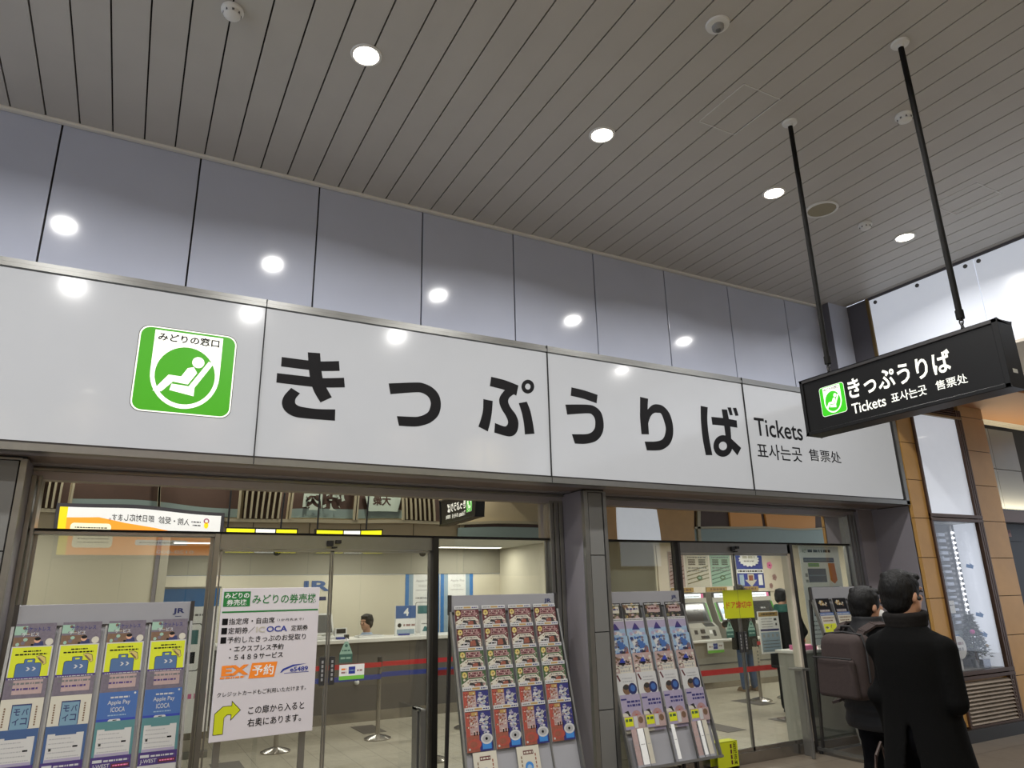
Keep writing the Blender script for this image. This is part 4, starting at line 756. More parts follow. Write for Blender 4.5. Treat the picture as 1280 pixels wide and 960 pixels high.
mb = MB(); fr = P(mb, (2.48, 10.52, 1.12), (1, .08, 0), (-.12, .12, 1)); fr.slab('plastic_white', 0, .26, 0, .29, -.04, 0); mb.build('monitor', t, bevel=.004)
mb = MB(); fr = P(mb, (2.48, 10.52, 1.12), (1, .08, 0), (-.12, .12, 1)); fr.rect('mid_grey', .025, .235, .025, .265, .001); mb.build('screen', t)
mb = MB(); mb.box('plastic_white', 2.73, 2.90, 10.46, 10.52, 1.10, 1.20); mb.box('ink', 2.75, 2.88, 10.455, 10.46, 1.13, 1.19); mb.build('customer_display', t)
mb = MB(); mb.box('plastic_white', 3.05, 3.42, 10.36, 10.6, 1.06, 1.085); mb.box('grey', 3.07, 3.40, 10.38, 10.58, 1.085, 1.09); tag(mb.build('document_tray', bevel=.004), 'flat white tray on the counter in front of the clerk', 'tray')
mb = MB(); mb.box('blue', 2.70, 2.80, 10.2, 10.3, 1.06, 1.09); mb.box('black', 2.81, 2.86, 10.2, 10.28, 1.06, 1.12); tag(mb.build('pen_stand'), 'small blue and black pen stand on the counter edge', 'pen stand')
for i, (x0, lab) in enumerate(((4.49, 'blue edged phone poster on the office rear wall, partly behind the black door post'), (5.17, 'blue edged phone poster on the office rear wall, right of the black door post'))):
    mb = MB(); p = P(mb, (x0, YB-.005, .95), (1, 0, 0), (0, 0, 1)); w = .66; p.slab('plastic_white', 0, w, 0, 1.05, -.004, 0)
    for k in range(8):
        m_ = ('blue_poster', 'blue_poster', 'sky_blue', 'pale_blue')[k//2] if False else ('blue_poster', 'pale_blue')[k > 3]
    p.rect('blue_poster', 0, .07, 0, 1.05, .001); p.rect('pale_blue', .07, .15, 0, 1.05, .001); p.rect('blue_poster', w-.07, w, 0, 1.05, .001); p.rect('pale_blue', w-.15, w-.07, 0, 1.05, .001)
    p.text('grey', 'Apple Pay', .2, .48, .90, .95, .0015); p.text('grey', 'ICOCA', .26, .41, .82, .86, .0015); p.dashes('grey', .2, .46, .76, .012, random.Random(1)); p.dashes('mid_grey', .2, .46, .62, .02, random.Random(1))
    p.rrect('mid_grey', .2, .48, .05, .56, .03, .001); p.rrect('plastic_white', .21, .47, .05, .55, .028, .0014); p.rect('teal_card', .24, .44, .36, .50, .0018)
    tag(mb.build('wall_poster'), lab, 'poster')
mb = MB(); p = P(mb, (2.60, YB-.005, 1.58), (1, 0, 0), (0, 0, 1)); p.slab('blue_poster', 0, .001, 0, .001, 0, .002); p.text('sky_blue', 'JR', .02, .54, .10, .32, .004, .03); p.rect('navy', .36, .48, 0, .06, .002); tag(mb.build('wall_logo'), 'blue railway letters on the office rear wall behind the notice board', 'wall sign')
for x, lab in ((1.02, 'small dome camera under the left half of the sliding door header'), (2.21, 'small dome camera under the right half of the sliding door header')):
    t = thing('dome_camera', lab, 'camera', (x, 5.74, 1.95)); mb = MB(); mb.lathe('plastic_white', (x, 5.74, 1.955), [(.03, .03), (.035, .01), (.035, 0), (.001, 0)], 18); mb.box('plastic_white', x-.012, x+.012, 5.64, 5.75, 1.98, 2.0); mb.build('housing', t, True)
    mb = MB(); mb.ball('black', (x, 5.74, 1.955), .03, 14); mb.build('dome', t, True)
mb = MB(); mb.tube('plastic_white', [(1.06, 5.70, 1.955), (1.09, 5.70, 1.96), (1.09, 5.70, 1.99), (2.2, 5.70, 1.99)], .008, 8); tag(mb.build('cable_pipe', smooth=True), 'thin white cable pipe running behind the door header', 'pipe')
def stanchion(x, y, h, lab, belts=(), sleeve=False):
    t = thing('stanchion', lab, 'stanchion', (x, y, 0))
    mb = MB(); mb.lathe('steel', (x, y, 0), [(.16, 0), (.16, .012), (.12, .03), (.06, .045), (.03, .055), (.001, .055)], 28); mb.build('base', t, True)
    mb = MB(); mb.tube('steel', [(x, y, .04), (x, y, h)], .026, 16); mb.build('pole', t, True)
    mb = MB(); mb.lathe('black', (x, y, h-.09), [(.001, 0), (.031, 0), (.031, .085), (.028, .10), (.001, .10)], 16); mb.build('head', t, True)
    for m_, x1, z in belts: mb = MB(); mb.box(m_, min(x, x1), max(x, x1), y-.002, y+.002, z, z+.055); mb.build('belt', t)
    if sleeve: mb = MB(); mb.box('cream', x-.034, x+.034, y-.034, y+.034, .45, .76); pp = P(mb, (x-.034, y-.034, .45), (1, 0, 0), (0, 0, 1)); [pp.rect('mid_grey', .022, .046, .03+k*.05, .055+k*.05, .001) for k in range(5)]; mb.build('sleeve', t)
stanchion(1.70, 8.80, .90, 'steel belt post with its foot showing under the notice board', [('belt_red', 2.88, .80), ('belt_blue', 2.88, .665)])
stanchion(2.88, 8.87, .90, 'steel belt post standing before the dark counter right of the notice board', [('belt_red', 4.02, .80), ('belt_blue', 4.02, .68)])
stanchion(4.05, 8.9, .90, 'steel belt post behind the rack left of the pillar')
stanchion(2.99, 7.42, .90, 'steel belt post whose foot shows beside the black door post', [('belt_red', 4.2, .80)])
stanchion(8.64, 8.35, .86, 'belt post with a cream sleeve before the ticket machines', [('belt_red', 9.75, .78)], True)
mb = MB(); mb.box('belt_red', 7.35, 9.12, 8.30, 8.304, .42, .495); tag(mb.build('belt'), 'low red belt stretched before the ticket machines', 'belt')
stanchion(7.33, 8.30, .55, 'short belt post at the left end of the low red belt'); stanchion(9.15, 8.30, .55, 'short belt post at the right end of the low red belt')
mb = MB(); p = P(mb, (.40, 9.0, .25), (1, 0, 0), (0, 0, 1)); p.slab('white', 0, .60, 0, 1.5, -.004, 0); p.rect('blue_poster', 0, .07, 0, 1.5, .001); p.rect('blue_poster', 0, .6, 1.30, 1.5, .0012); p.rect('pale_blue', .07, .14, 0, 1.30, .001); p.rrect('mid_grey', .2, .45, .62, 1.12, .03, .001); p.rrect('white', .21, .44, .63, 1.11, .028, .0014); p.rect('teal_card', .235, .415, .9, 1.05, .0018); p.rect('ink', .26, .40, .70, .82, .0018); p.dashes('mid_grey', .2, .45, 1.2, .02, random.Random(3), .0016); p.dashes('pink', .06, .55, .34, .05, random.Random(4), .0016)
mb.box('alu', .38, 1.02, 8.96, 9.06, 0, .06); mb.tube('alu', [(.70, 9.02, .05), (.70, 9.02, 1.76)], .01, 8); mb.box('alu', .39, 1.01, 8.99, 9.01, 1.745, 1.765)
tag(mb.build('roll_up_banner'), 'pale blue phone banner standing inside behind the left pamphlet rack', 'banner')
# ---- ticket machines
mc = thing('machine_counter', 'grey counter carrying the ticket machines', 'counter', (9.6, 10.0, 0))
mb = MB(); mb.box('counter_white', 8.31, 11.4, 9.68, 10.33, .745, .78); mb.build('counter_top', mc, bevel=.005)
mb = MB(); mb.box('machine_grey', 8.31, 11.4, 9.76, 10.3, .10, .745); mb.box('mid_grey', 8.31, 11.4, 9.755, 9.765, .38, .40); mb.build('front_panel', mc)
mb = MB(); mb.box('steel', 8.31, 11.4, 9.79, 10.3, 0, .10); mb.build('kick_plate', mc)
mb = MB(); p = P(mb, (8.90, 9.678, .575), (1, 0, 0), (0, 0, 1)); p.slab('plastic_white', 0, .37, 0, .165, 0, .003); p.rect('leaf_green', 0, .37, 0, .045, .0036); p.rect('blue', .13, .23, .06, .15, .0036); p.dashes('ice', .14, .22, .1, .015, random.Random(1), .004); p.dashes('rose', .03, .11, .09, .02, random.Random(2), .0036); p.dashes('rose', .26, .34, .1, .02, random.Random(3), .0036)
tag(mb.build('card_sign'), 'white and green card payment plate on the edge of the machine counter', 'plate')
def ticket_machine(x, lab, scr):
    t = thing('ticket_machine', lab, 'ticket machine', (x, 10.0, .78))
    mb = MB(); w = .34
    prof = [(9.80, .78), (9.86, .98), (9.98, 1.06), (10.10, 1.40), (10.12, 1.56), (10.32, 1.56), (10.32, .78)]
    mb.raw('machine_grey', [(x+sx*w, y, z) for sx in (-1, 1) for y, z in prof], [tuple(range(7)), tuple(range(13, 6, -1))]+[(i, 7+i, 7+(i+1) % 7, (i+1) % 7) for i in range(7)]); mb.build('body', t)
    fr = P(MB(), (x-w, 9.98, 1.06), (1, 0, 0), (0, .12, .34)); fr.slab('machine_green', .02, .66, .0, .34, 0, .006); fr.slab('machine_dark', .06, .62, -.01, .35, .006, .012); fr.mb.build('screen_bezel', t)
    fr = P(MB(), (x-w, 9.98, 1.06), (1, 0, 0), (0, .12, .34)); fr.rect(scr, .10, .56, .02, .33, .013)
    if scr == 'screen_lit': fr.disc('ink', .22, .23, .03, .0135, 14); fr.rect('screen_white', .12, .5, .03, .13, .0135)
    else: fr.dashes('grey', .3, .42, .2, .03, random.Random(2), .0135)
    fr.mb.build('screen', t)
    mb = MB(); p = P(mb, (x-w, 10.119, 1.42), (1, 0, 0), (0, 0, 1)); p.slab('machine_dark', .0, .68, 0, .14, 0, .01); p.rect('screen_white', .05, .62, .05, .125, .011); p.rect('pink', .56, .62, .05, .125, .0114); p.dashes('mid_grey', .08, .52, .07, .012, random.Random(4), .0114); p.disc('plastic_white', .33, .02, .014, .011, 10); mb.build('header_display', t)
    fr = P(MB(), (x-w, 9.86, .98), (1, 0, 0), (0, .12, .08)); fr.slab('machine_dark', .40, .62, .02, .12, 0, .004); fr.mb.build('note_slot', t)
    fr = P(MB(), (x-w, 9.80, .78), (1, 0, 0), (0, .06, .2)); fr.slab('machine_dark', .10, .17, .10, .17, 0, .005); fr.slab('machine_dark', .24, .34, .11, .18, 0, .005); fr.slab('machine_dark', .22, .40, .02, .07, 0, .004); fr.slab('machine_dark', .52, .58, .06, .16, 0, .004); fr.slab('plastic_white', .44, .50, .1, .16, 0, .003); fr.mb.build('coin_panel', t)
ticket_machine(9.03, 'grey green ticket machine nearest the magazine rack with a dark screen', 'screen_dark')
ticket_machine(9.86, 'ticket machine with a bright screen partly behind the yellow door notice', 'screen_lit')
ticket_machine(10.68, 'ticket machine just right of the yellow door notice with a dark screen', 'screen_dark')
for i, x in enumerate((9.03, 9.86, 10.68)):
    mb = MB(); p = P(mb, (x-.27, 10.31, 1.575), (1, 0, 0), (0, 0, 1)); p.slab('gold', 0, .52, 0, .08, -.01, 0); p.dashes('photo_brown', .1, .46, .02, .04, random.Random(3)); tag(mb.build('number_strip'), 'yellow number strip above the %s ticket machine' % ('dark screened left', 'bright screened', 'right hand')[i], 'sign strip')
def wposter(x0, x1, z0, z1, fn, lab):
    mb = MB(); p = P(mb, (x0, 10.325, z0), (1, 0, 0), (0, 0, 1)); p.slab('paper', 0, x1-x0, 0, z1-z0, -.004, 0); fn(p, x1-x0, z1-z0); tag(mb.build('wall_poster'), lab, 'poster')
def chart(bgc, ln):
    def f(p, w, h):
        p.rect(bgc, .01, w-.01, .01, h-.01, .001)
        for k in range(4): p.poly(ln, [(0.02, .05+.07*k), (w-.02, .16+.07*k), (w-.02, .18+.07*k), (.02, .07+.07*k)], .0012)
        for a in (.12, .56):
            for k in range(4): p.rect('photo_dark', w*a, w*(a+.3), h*.62+k*.028, h*.62+k*.028+.018, .0016)
        for b in (.9, .82, .52, .44): p.dashes('mid_grey', w*.1, w*.9, h*b, .022, random.Random(int(b*100)), .0016)
        p.disc('photo_green', w*.55, h*.26, .07, .0018, 18, .045); p.disc('mint', w*.55, h*.26, .04, .002, 14, .02)
    return f
def star(p, w, h):
    p.rect('sky_blue', 0, w, 0, h, .0008); p.rect('blue', .012, w-.012, h*.52, h-.012, .0012); p.rect('blue', .012, w-.012, .012, h*.40, .0012); p.rect('plastic_white', 0, w, h*.40, h*.50, .0013); p.dashes('ink', .03, w-.03, h*.43, .03, random.Random(1), .0017)
    n = 32; p.poly('plastic_white', [(w*.5+math.cos(2*math.pi*k/n)*(w*.40 if k % 2 else w*.34), h*.76+math.sin(2*math.pi*k/n)*(h*.20 if k % 2 else h*.165)) for k in range(n)], .0018); p.dashes('cream', w*.26, w*.74, h*.79, .05, random.Random(2), .002); p.dashes('grey', w*.3, w*.7, h*.70, .025, random.Random(2), .002)
    p.poly('cream', [(w*.38, h*.38), (w*.38, h*.22), (w*.28, h*.22), (w*.5, h*.04), (w*.72, h*.22), (w*.62, h*.22), (w*.62, h*.38)], .0018); p.rect('photo_rust', w*.42, w*.58, h*.2, h*.34, .002); p.rect('pale_blue', w*.08, w*.24, h*.08, h*.36, .0018); p.rect('plastic_white', w*.78, w*.94, h*.08, h*.36, .0018)
wposter(8.74, 9.12, 1.66, 2.30, chart('photo_pink', 'wine'), 'pink fare chart at the left end of the wall above the ticket machines')
wposter(9.15, 9.72, 1.66, 2.30, chart('cream', 'photo_olive'), 'cream fare chart above the ticket machines')
wposter(9.75, 10.28, 1.66, 2.30, chart('mint', 'pine'), 'pale green fare chart above the ticket machines')
wposter(10.42, 11.13, 1.62, 2.33, star, 'blue poster with a white starburst above the ticket machines')
mb = MB(); p = P(mb, (11.2, 10.325, 1.5), (1, 0, 0), (0, 0, 1))
for a, b, r in ((.12, .55, .07), (.22, .32, .06), (.10, .16, .05)):
    for k in range(5): p.disc('pink' if b > .4 else 'rose', a+r*.6*math.cos(k*1.257), b+r*.6*math.sin(k*1.257), r*.5, .002+k*1e-4, 10)
    p.disc('wine', a, b, r*.25, .003, 8)
tag(mb.build('wall_decal'), 'pink blossom decals on the wall right of the starburst poster', 'decal')
t = thing('post_sign', 'white upright sign with a yellow header on a post behind the right sliding door', 'sign', (7.68, 7.05, 0))
mb = MB(); p = P(mb, (7.355, 7.0, .80), (1, 0, 0), (-.012, 0, 1)); p.slab('plastic_white', 0, .375, 0, .52, -.01, 0); mb.build('panel', t)
mb = MB(); p = P(mb, (7.355, 7.0, .80), (1, 0, 0), (-.012, 0, 1)); p.rect('gold', .01, .365, .455, .51, .001); p.dashes('ink', .06, .32, .475, .02, random.Random(1)); p.rect('indigo', .02, .355, .275, .30, .001); p.rect('pale_blue', .02, .355, .02, .26, .0008)
for k in range(4): p.rect('grey', .05+.08*k, .085+.08*k, .20, .235, .0014); p.dashes('mid_grey', .04, .34, .03+.04*k, .01, random.Random(k)); p.dashes('grey', .05, .25, .32+.033*k, .012, random.Random(k))
p.rect('photo_dark', .28, .33, .4, .43, .0012); p.rect('photo_dark', .30, .33, .34, .37, .0012); mb.build('printed_text', t)
mb = MB(); mb.tube('steel', [(7.71, 7.03, .02), (7.71, 7.03, 1.33)], .016, 12); mb.lathe('steel', (7.71, 7.03, 0), [(.14, 0), (.14, .012), (.03, .03), (.001, .03)], 24); mb.build('post', t, True)
# ---- office ceiling lights
def office_light(x, y, lab, w=1.2, d=.16):
    t = thing('office_light', lab, 'light', (x, y, ZI), 0, 'strip lights of the office')
    mb = MB(); mb.box('plastic_white', x-w/2-.02, x+w/2+.02, y-d/2-.02, y+d/2+.02, ZI-.018, ZI-.001); mb.build('housing', t)
    mb = MB(); mb.box('office_lamp', x-w/2, x+w/2, y-d/2, y+d/2, ZI-.024, ZI-.018); mb.build('diffuser', t)
    L = bpy.data.lights.new('lamp', 'AREA'); L.shape = 'RECTANGLE'; L.size = w; L.size_y = d; L.energy = OFFICE_W; L.color = (1, .95, .86)
    lo = bpy.data.objects.new('lamp', L); C.objects.link(lo); lo.parent = t; lo.location = (0, 0, -.028)
for x, y, lab in ((7.2, 6.4, 'strip light'), (10.6, 9.4, 'strip light'), (1.2, 11.6, 'strip light'), (3.3, 11.6, 'strip light'), (5.5, 11.9, 'strip light on the office ceiling above the rack left of the pillar'), (1.2, 7.4, 'strip light'), (3.4, 7.4, 'strip light'), (5.6, 7.4, 'strip light'), (-1.2, 7.0, 'strip light'), (9.0, 7.4, 'strip light'), (9.2, 9.2, 'strip light'), (11.0, 8.6, 'strip light'), (5.6, 9.6, 'strip light'), (3.4, 9.6, 'strip light')):  # first lamp is added to brighten the post sign
    office_light(x, y, lab if len(lab) > 12 else 'lit strip light on the pale office ceiling behind the transom')
# ---- showcase in the brown wall
sc = thing('display_case', 'brown framed lit showcase set in the stone wall', 'display case', (8.65, 5.0, .12))
mb = MB()
for x0, x1 in ((8.13, 8.165), (9.06, 9.09), (9.10, 9.13), (9.14, 9.17)): mb.box('brown_metal', x0, x1, 4.955, 5.03, .12, 3.72)
for z0, z1 in ((.60, .635), (.645, .685), (2.315, 2.35), (2.36, 2.40), (3.60, 3.635), (.12, .145)): mb.box('brown_metal' if z0 < 3.6 else 'gold_metal', 8.13, 9.17, 4.95, 5.03, z0, z1)
mb.build('case_frame', sc, bevel=.003)
mb = MB(); mb.box('backlit_panel', 8.165, 9.06, 4.985, 5.0, 2.40, 3.60); mb.build('upper_panel', sc)
mb = MB(); mb.box('case_glass', 8.165, 9.06, 4.985, 4.992, .685, 2.315); mb.build('glass_pane', sc)
mb = MB(); mb.box('case_back', 8.16, 9.06, 5.26, 5.28, .66, 2.34); mb.box('case_inner', 8.15, 8.165, 5.0, 5.27, .66, 2.34); mb.box('backlit_panel', 9.05, 9.065, 5.0, 5.27, .66, 2.34); mb.box('machine_grey', 8.15, 9.06, 5.0, 5.27, .655, .685); mb.box('machine_grey', 8.15, 9.06, 5.0, 5.27, 2.315, 2.335); mb.build('case_interior', sc)
mb = MB()
for k in range(22): mb.ball('led', (8.90+.008*(k % 2), 5.20, .95+.06*k), .02, 8, (1.6, .6, .55))
mb.box('plastic_white', 8.90, 8.92, 5.21, 5.225, .7, 2.3); mb.build('light_strip', sc)
mb = MB()
for k in range(11): mb.bar('steel', (8.17, 4.965, .165+k*.039), (9.10, 4.965, .165+k*.039), .028, .012, (0, .6, 1)) if False else mb.raw('louvre', [(8.17, 4.955, .158+k*.039), (9.10, 4.955, .158+k*.039), (9.10, 4.985, .185+k*.039), (8.17, 4.985, .185+k*.039), (8.17, 4.955, .152+k*.039), (9.10, 4.955, .152+k*.039), (9.10, 4.99, .180+k*.039), (8.17, 4.99, .180+k*.039)], [(0, 1, 2, 3), (7, 6, 5, 4), (0, 4, 5, 1), (1, 5, 6, 2), (2, 6, 7, 3), (3, 7, 4, 0)])
mb.build('louvre', sc)
mb = MB()
for k in range(6): mb.box('brown_metal', 8.17, 9.06, 4.96, 4.985, 3.65+k*.03, 3.665+k*.03)
mb.build('vent_grille', sc)
mb = MB(); p = P(mb, (8.20, 5.235, 1.0), (1, 0, 0), (0, 0, 1)); p.slab('case_back', 0, .78, .0, 1.28, -.004, 0)
for k in range(15): p.rect('silver', .40-.12*random.Random(k).random(), .60, .16+k*.072, .18+k*.072+.02*random.Random(k+9).random(), .001)
p.text('ice', '復活', .08, .34, .62, .86, .002, .03) if False else p.text('ice', '俊', .16, .32, .62, .80, .002, .03)
p.rect('silver', 0, .5, 1.02, 1.03, .0012); p.rect('plastic_white', .36, .52, .28, .42, .0014); p.dashes('mid_grey', .38, .5, .36, .015, random.Random(2), .002); p.dashes('silver', .06, .5, .52, .03, random.Random(3)); p.dashes('silver', .06, .5, .90, .03, random.Random(5))
tag(mb.build('hanging_poster'), 'dark silvery poster hanging inside the lit showcase', 'poster')
mb = MB(); p = P(mb, (8.24, 5.16, .98), (1, 0, 0), (0, 0, 1)); p.slab('pale_blue', 0, .42, 0, .11, -.006, 0); p.rect('sky_blue', .1, .16, .03, .08, .001); p.dashes('blue_poster', .18, .34, .04, .03, random.Random(2)); tag(mb.build('shelf_sign'), 'pale blue shelf sign above the small tree in the showcase', 'sign')
rnd = random.Random(11)
tr = thing('decorated_tree', 'small decorated tree in the lower right of the showcase', 'tree', (8.76, 5.12, .685))
mb = MB(); mb.tube('photo_brown', [(8.76, 5.12, .69), (8.76, 5.12, 1.2)], [.014, .005], 8); mb.build('trunk', tr)
mb = MB(); mb.lathe('silver', (8.76, 5.12, .686), [(.05, 0), (.065, .09), (.055, .09), (.001, .08)], 16); mb.build('pot', tr, True)
mb = MB()
for k in range(1100):
    h = rnd.random()**.8; z = .80+.46*h; r = (.25*(1-h)+.02)*rnd.uniform(.35, 1); a = rnd.uniform(0, 6.283)
    c = Vector((8.76+r*math.cos(a), 5.12+r*math.sin(a)*.38, z)); d = Vector((math.cos(a), math.sin(a), rnd.uniform(-.5, .4))).normalized()*rnd.uniform(.035, .07); s = d.cross(Vector((rnd.random()-.5, rnd.random()-.5, 1))).normalized()*.014
    mb.raw('foliage' if rnd.random() < .75 else 'foliage_light', [c-s, c+s, c+d, c-s*.3+Vector((0, 0, .006))], [(0, 1, 2), (0, 2, 3), (1, 3, 2), (0, 3, 1)])
mb.build('foliage', tr)
for k, (dx, dy, z, m_, r) in enumerate(((-.13, -.14, 1.08, 'magenta', .028), (.03, -.15, 1.0, 'silver', .02), (-.04, -.12, 1.12, 'silver', .016), (.10, -.14, .92, 'gold', .018), (-.10, -.15, .90, 'silver', .018))):
    mb = MB(); mb.ball(m_, (8.76+dx, 5.14+dy*.75, z), r, 12); b = mb.build('bauble', tr, True); 
    if k == 0: b['label'] = 'shiny magenta bauble'
mb = MB(); mb.lathe('plastic_white', (8.40, 5.07, .92), [(.001, .0), (.12, .0), (.125, .01), (.12, .02), (.001, .02)], 20, 'y'); p = P(mb, (8.40, 5.07, .92), (1, 0, 0), (0, 0, 1)); p.dashes('rose', -.07, .07, .03, .03, random.Random(1)); p.dashes('grey', -.06, .06, -.03, .03, random.Random(2)); mb.box('plastic_white', 8.37, 8.43, 5.09, 5.12, .685, .83)
tag(mb.build('round_plaque', smooth=False), 'round white plaque with pinkish writing left of the small tree', 'plaque')
mb = MB(); mb.box('silver', 8.72, 8.86, 5.03, 5.09, .686, .78); tag(mb.build('gift_box', bevel=.003), 'small silver box at the foot of the showcase tree', 'box')
for i, z in enumerate((1.78, 1.22, 1.0)):
    mb = MB(); mb.face('blue_poster', [(9.047, 5.12, z), (9.047, 5.20, z+.02), (9.047, 5.19, z+.06), (9.047, 5.11, z+.04)]); mb.face('blue_poster', [(9.0465, 5.14, z+.02), (9.0465, 5.10, z+.03), (9.0465, 5.15, z+.07)]); tag(mb.build('blue_decal'), 'small blue decal on the bright side of the showcase, %s of three' % ('topmost', 'middle', 'lowest')[i], 'decal', 'blue decals in the showcase')
# ---- shop at far right
mb = MB(); mb.box('black', 9.72, 12.5, 5.72, 5.8, 0, 2.45); mb.box('ivory', 9.72, 12.5, 7.0, 7.1, 0, 2.5); struct('wall_far', mb, 'dark shop front at the far right edge')
mb = MB(); p = P(mb, (9.86, 5.70, 2.18), (1, 0, 0), (0, 0, 1)); p.slab('black', 0, 1.6, 0, .24, -.01, .0)
for k, m_ in enumerate(('lamp_white', 'rose', 'lamp_white', 'rose')): p.rect(m_, .16+.32*k, .36+.32*k, .06, .16, .001)
tag(mb.build('shop_sign'), 'black shop fascia with small lit icons at the right edge', 'sign')
mb = MB(); p = P(mb, (10.05, 5.70, 1.2), (1, 0, 0), (0, 0, 1)); p.rrect('brown_stone', .05, .9, .62, .86, .06, .004); p.rect('office_grey', .1, .9, .0, .52, .004); p.rect('cream', .12, .9, .2, .5, .005); tag(mb.build('shop_display'), 'beige framed shop panel under the black fascia at the right edge', 'panel')
rnd = random.Random(5)
mb = MB(); p = P(mb, (9.78, 5.70, .5), (1, 0, 0), (0, 0, 1)); p.slab('plastic_white', 0, .22, 0, 1.5, -.004, .0)
for k in range(28): p.disc(rnd.choice(['red', 'sky_blue', 'lilac', 'pale_blue', 'navy', 'rose']), rnd.uniform(.03, .19), rnd.uniform(.05, 1.2), .03, .001+k*2e-5, 10)
tag(mb.build('shop_banner'), 'narrow colourful shop banner beside the brown stone wall', 'banner')
cv = thing('cove_light', 'strip light on the ledge washing up the grey wall at far right', 'light', (11.2, 5.54, 2.585))
mb = MB(); mb.box('alu_dark', 9.95, 12.5, 5.50, 5.585, 2.582, 2.60); mb.build('housing', cv)
mb = MB(); mb.box('lamp_yellow', 9.97, 12.48, 5.52, 5.57, 2.60, 2.604); mb.build('diffuser', cv)
L = bpy.data.lights.new('lamp', 'AREA'); L.shape = 'RECTANGLE'; L.size = 2.5; L.size_y = .05; L.energy = 26; L.color = (1, .90, .66)
lo = bpy.data.objects.new('lamp', L); C.objects.link(lo); lo.parent = cv; lo.location = (0, 0, .024); lo.rotation_euler = (math.pi, 0, 0)
# ---- opposite side, seen in the mirror glass
bn = thing('banner_lightbox', 'orange and white clinic lightbox mirrored in the left transom', 'banner', (.21, RY+.1, 2.40))
mb = MB(); mb.box('dark_fascia', -1.09, 1.52, RY, RY+.1, 2.34, 3.23); mb.build('box_frame', bn)
mb = MB(); p = P(mb, (1.46, RY+.1, 2.40), (-1, 0, 0), (0, 0, 1)); W = 2.49
p.rect('banner_white', 0, W, 0, .77, .001); p.rect('banner_yellow', W-.13, W, 0, .77, .002); p.poly('banner_orange', [(0, 0), (W-.13, 0), (W-.13, .60), (1.9, .62), (1.5, .54), (1.05, .48), (.72, .42), (.55, .33), (0, .30)], .0025); p.rrect('banner_cream', 1.7, W-.2, .12, .52, .06, .003)
p.text('banner_text', '入院・受診', .55, 1.02, .56, .68, .003, .01); p.text('banner_text', '即日対応します。', 1.08, 1.75, .57, .68, .003, .01); p.disc('banner_yellow', .26, .58, .04, .003, 16, .06); p.ring('pink', .26, .66, .03, .05, .003, 18); p.dashes('banner_text', .36, .52, .62, .02, random.Random(1), .003); p.dashes('banner_text', .36, .50, .56, .02, random.Random(2), .003)
p.text('banner_white', '0120-800', .40, 1.0, .03, .085, .0035, .01); p.rrect('banner_white', .52, 1.35, .17, .26, .02, .0035); p.dashes('banner_text', .6, 1.3, .205, .02, random.Random(5), .0045)
for k in range(5): p.dashes('banner_text', 1.76, 2.22, .44-.06*k, .018, random.Random(k), .0045)
mb.build('printed_face', bn)
for x0, x1, lab in ((1.36, 2.45, 'yellow and white hanging sign mirrored at the left of the transom'), (2.78, 3.92, 'yellow and white hanging sign mirrored at the right of the transom')):
    t = thing('hanging_sign', lab, 'sign', ((x0+x1)/2, -1.0, 2.33)); mb = MB(); mb.box('black', x0-.02, x1+.02, -1.06, -.95, 2.31, 2.77); mb.build('sign_box', t)
    xm = (x0+x1)/2
    mb = MB(); mb.box('lamp_yellow', x0, xm-.12, -.952, -.945, 2.33, 2.745); mb.box('lamp_white', xm-.1, xm+.2, -.952, -.945, 2.33, 2.745); mb.box('lamp_yellow', xm+.22, x1, -.952, -.945, 2.33, 2.745); mb.build('sign_face', t)
    for x in (x0+.02, x1-.25): mb = MB(); mb.tube('black', [(x, -1, 2.77), (x, -1, ZC)], .014, 10); mb.build('rod', t)
mb = MB(); p = P(mb, (4.9, RY+.025, 3.28), (-1, 0, 0), (0, 0, 1)); p.poly('rear_sign', [(.05, .0), (.62, .0), (.74, .34), (.40, .42), (-.05, .34)], .03); p.text('rear_brown', '大衆', .18, .55, .1, .3, .032, .03); tag(mb.build('fan_sign'), 'pale fan shaped shop sign mirrored in the left transom', 'sign')
mb = MB(); p = P(mb, (3.97, RY+.025, 3.16), (-1, 0, 0), (0, 0, 1)); p.text('rear_sign', '焼肉', .2, 1.05, .12, .50, .03, .04); tag(mb.build('shop_lettering'), 'pale shop lettering on brown boards mirrored in the left transom', 'lettering')
for x0, x1, lab in ((14.2, 15.35, 'left'), (15.5, 17.6, 'right')):
    mb = MB(); mb.box('rear_orange', x0, x1, RY, RY+.1, 3.22, 3.85); tag(mb.build('orange_sign'), 'orange sign mirrored in the right transom, the %s one' % lab, 'sign')
# ================================================================ PEOPLE
def remesh(mb, voxel, it=4, name='m', parent=None, mt='skin', fac=.5, dec=0):
    me = bpy.data.meshes.new('tmp'); me.from_pydata([tuple(v) for v in mb.v], [], mb.f); me.update()
    ob = bpy.data.objects.new('tmp', me); C.objects.link(ob)
    r = ob.modifiers.new('r', 'REMESH'); r.mode = 'VOXEL'; r.voxel_size = voxel
    if it: s = ob.modifiers.new('s', 'SMOOTH'); s.factor = fac; s.iterations = it
    dg = bpy.context.evaluated_depsgraph_get(); m2 = bpy.data.meshes.new_from_object(ob.evaluated_get(dg))
    bpy.data.objects.remove(ob); bpy.data.meshes.remove(me)
    m2.name = name; m2.materials.clear(); m2.materials.append(MATS[mt]); m2.polygons.foreach_set('use_smooth', [True]*len(m2.polygons)); m2.polygons.foreach_set('material_index', [0]*len(m2.polygons))
    o = bpy.data.objects.new(name, m2); C.objects.link(o); o.parent = parent
    return o
def limb(mb, pts, rs, n=14):
    mb.tube('skin', pts, rs, n)
    for p, r in zip(pts, rs): mb.ball('skin', p, r*.99, 12)
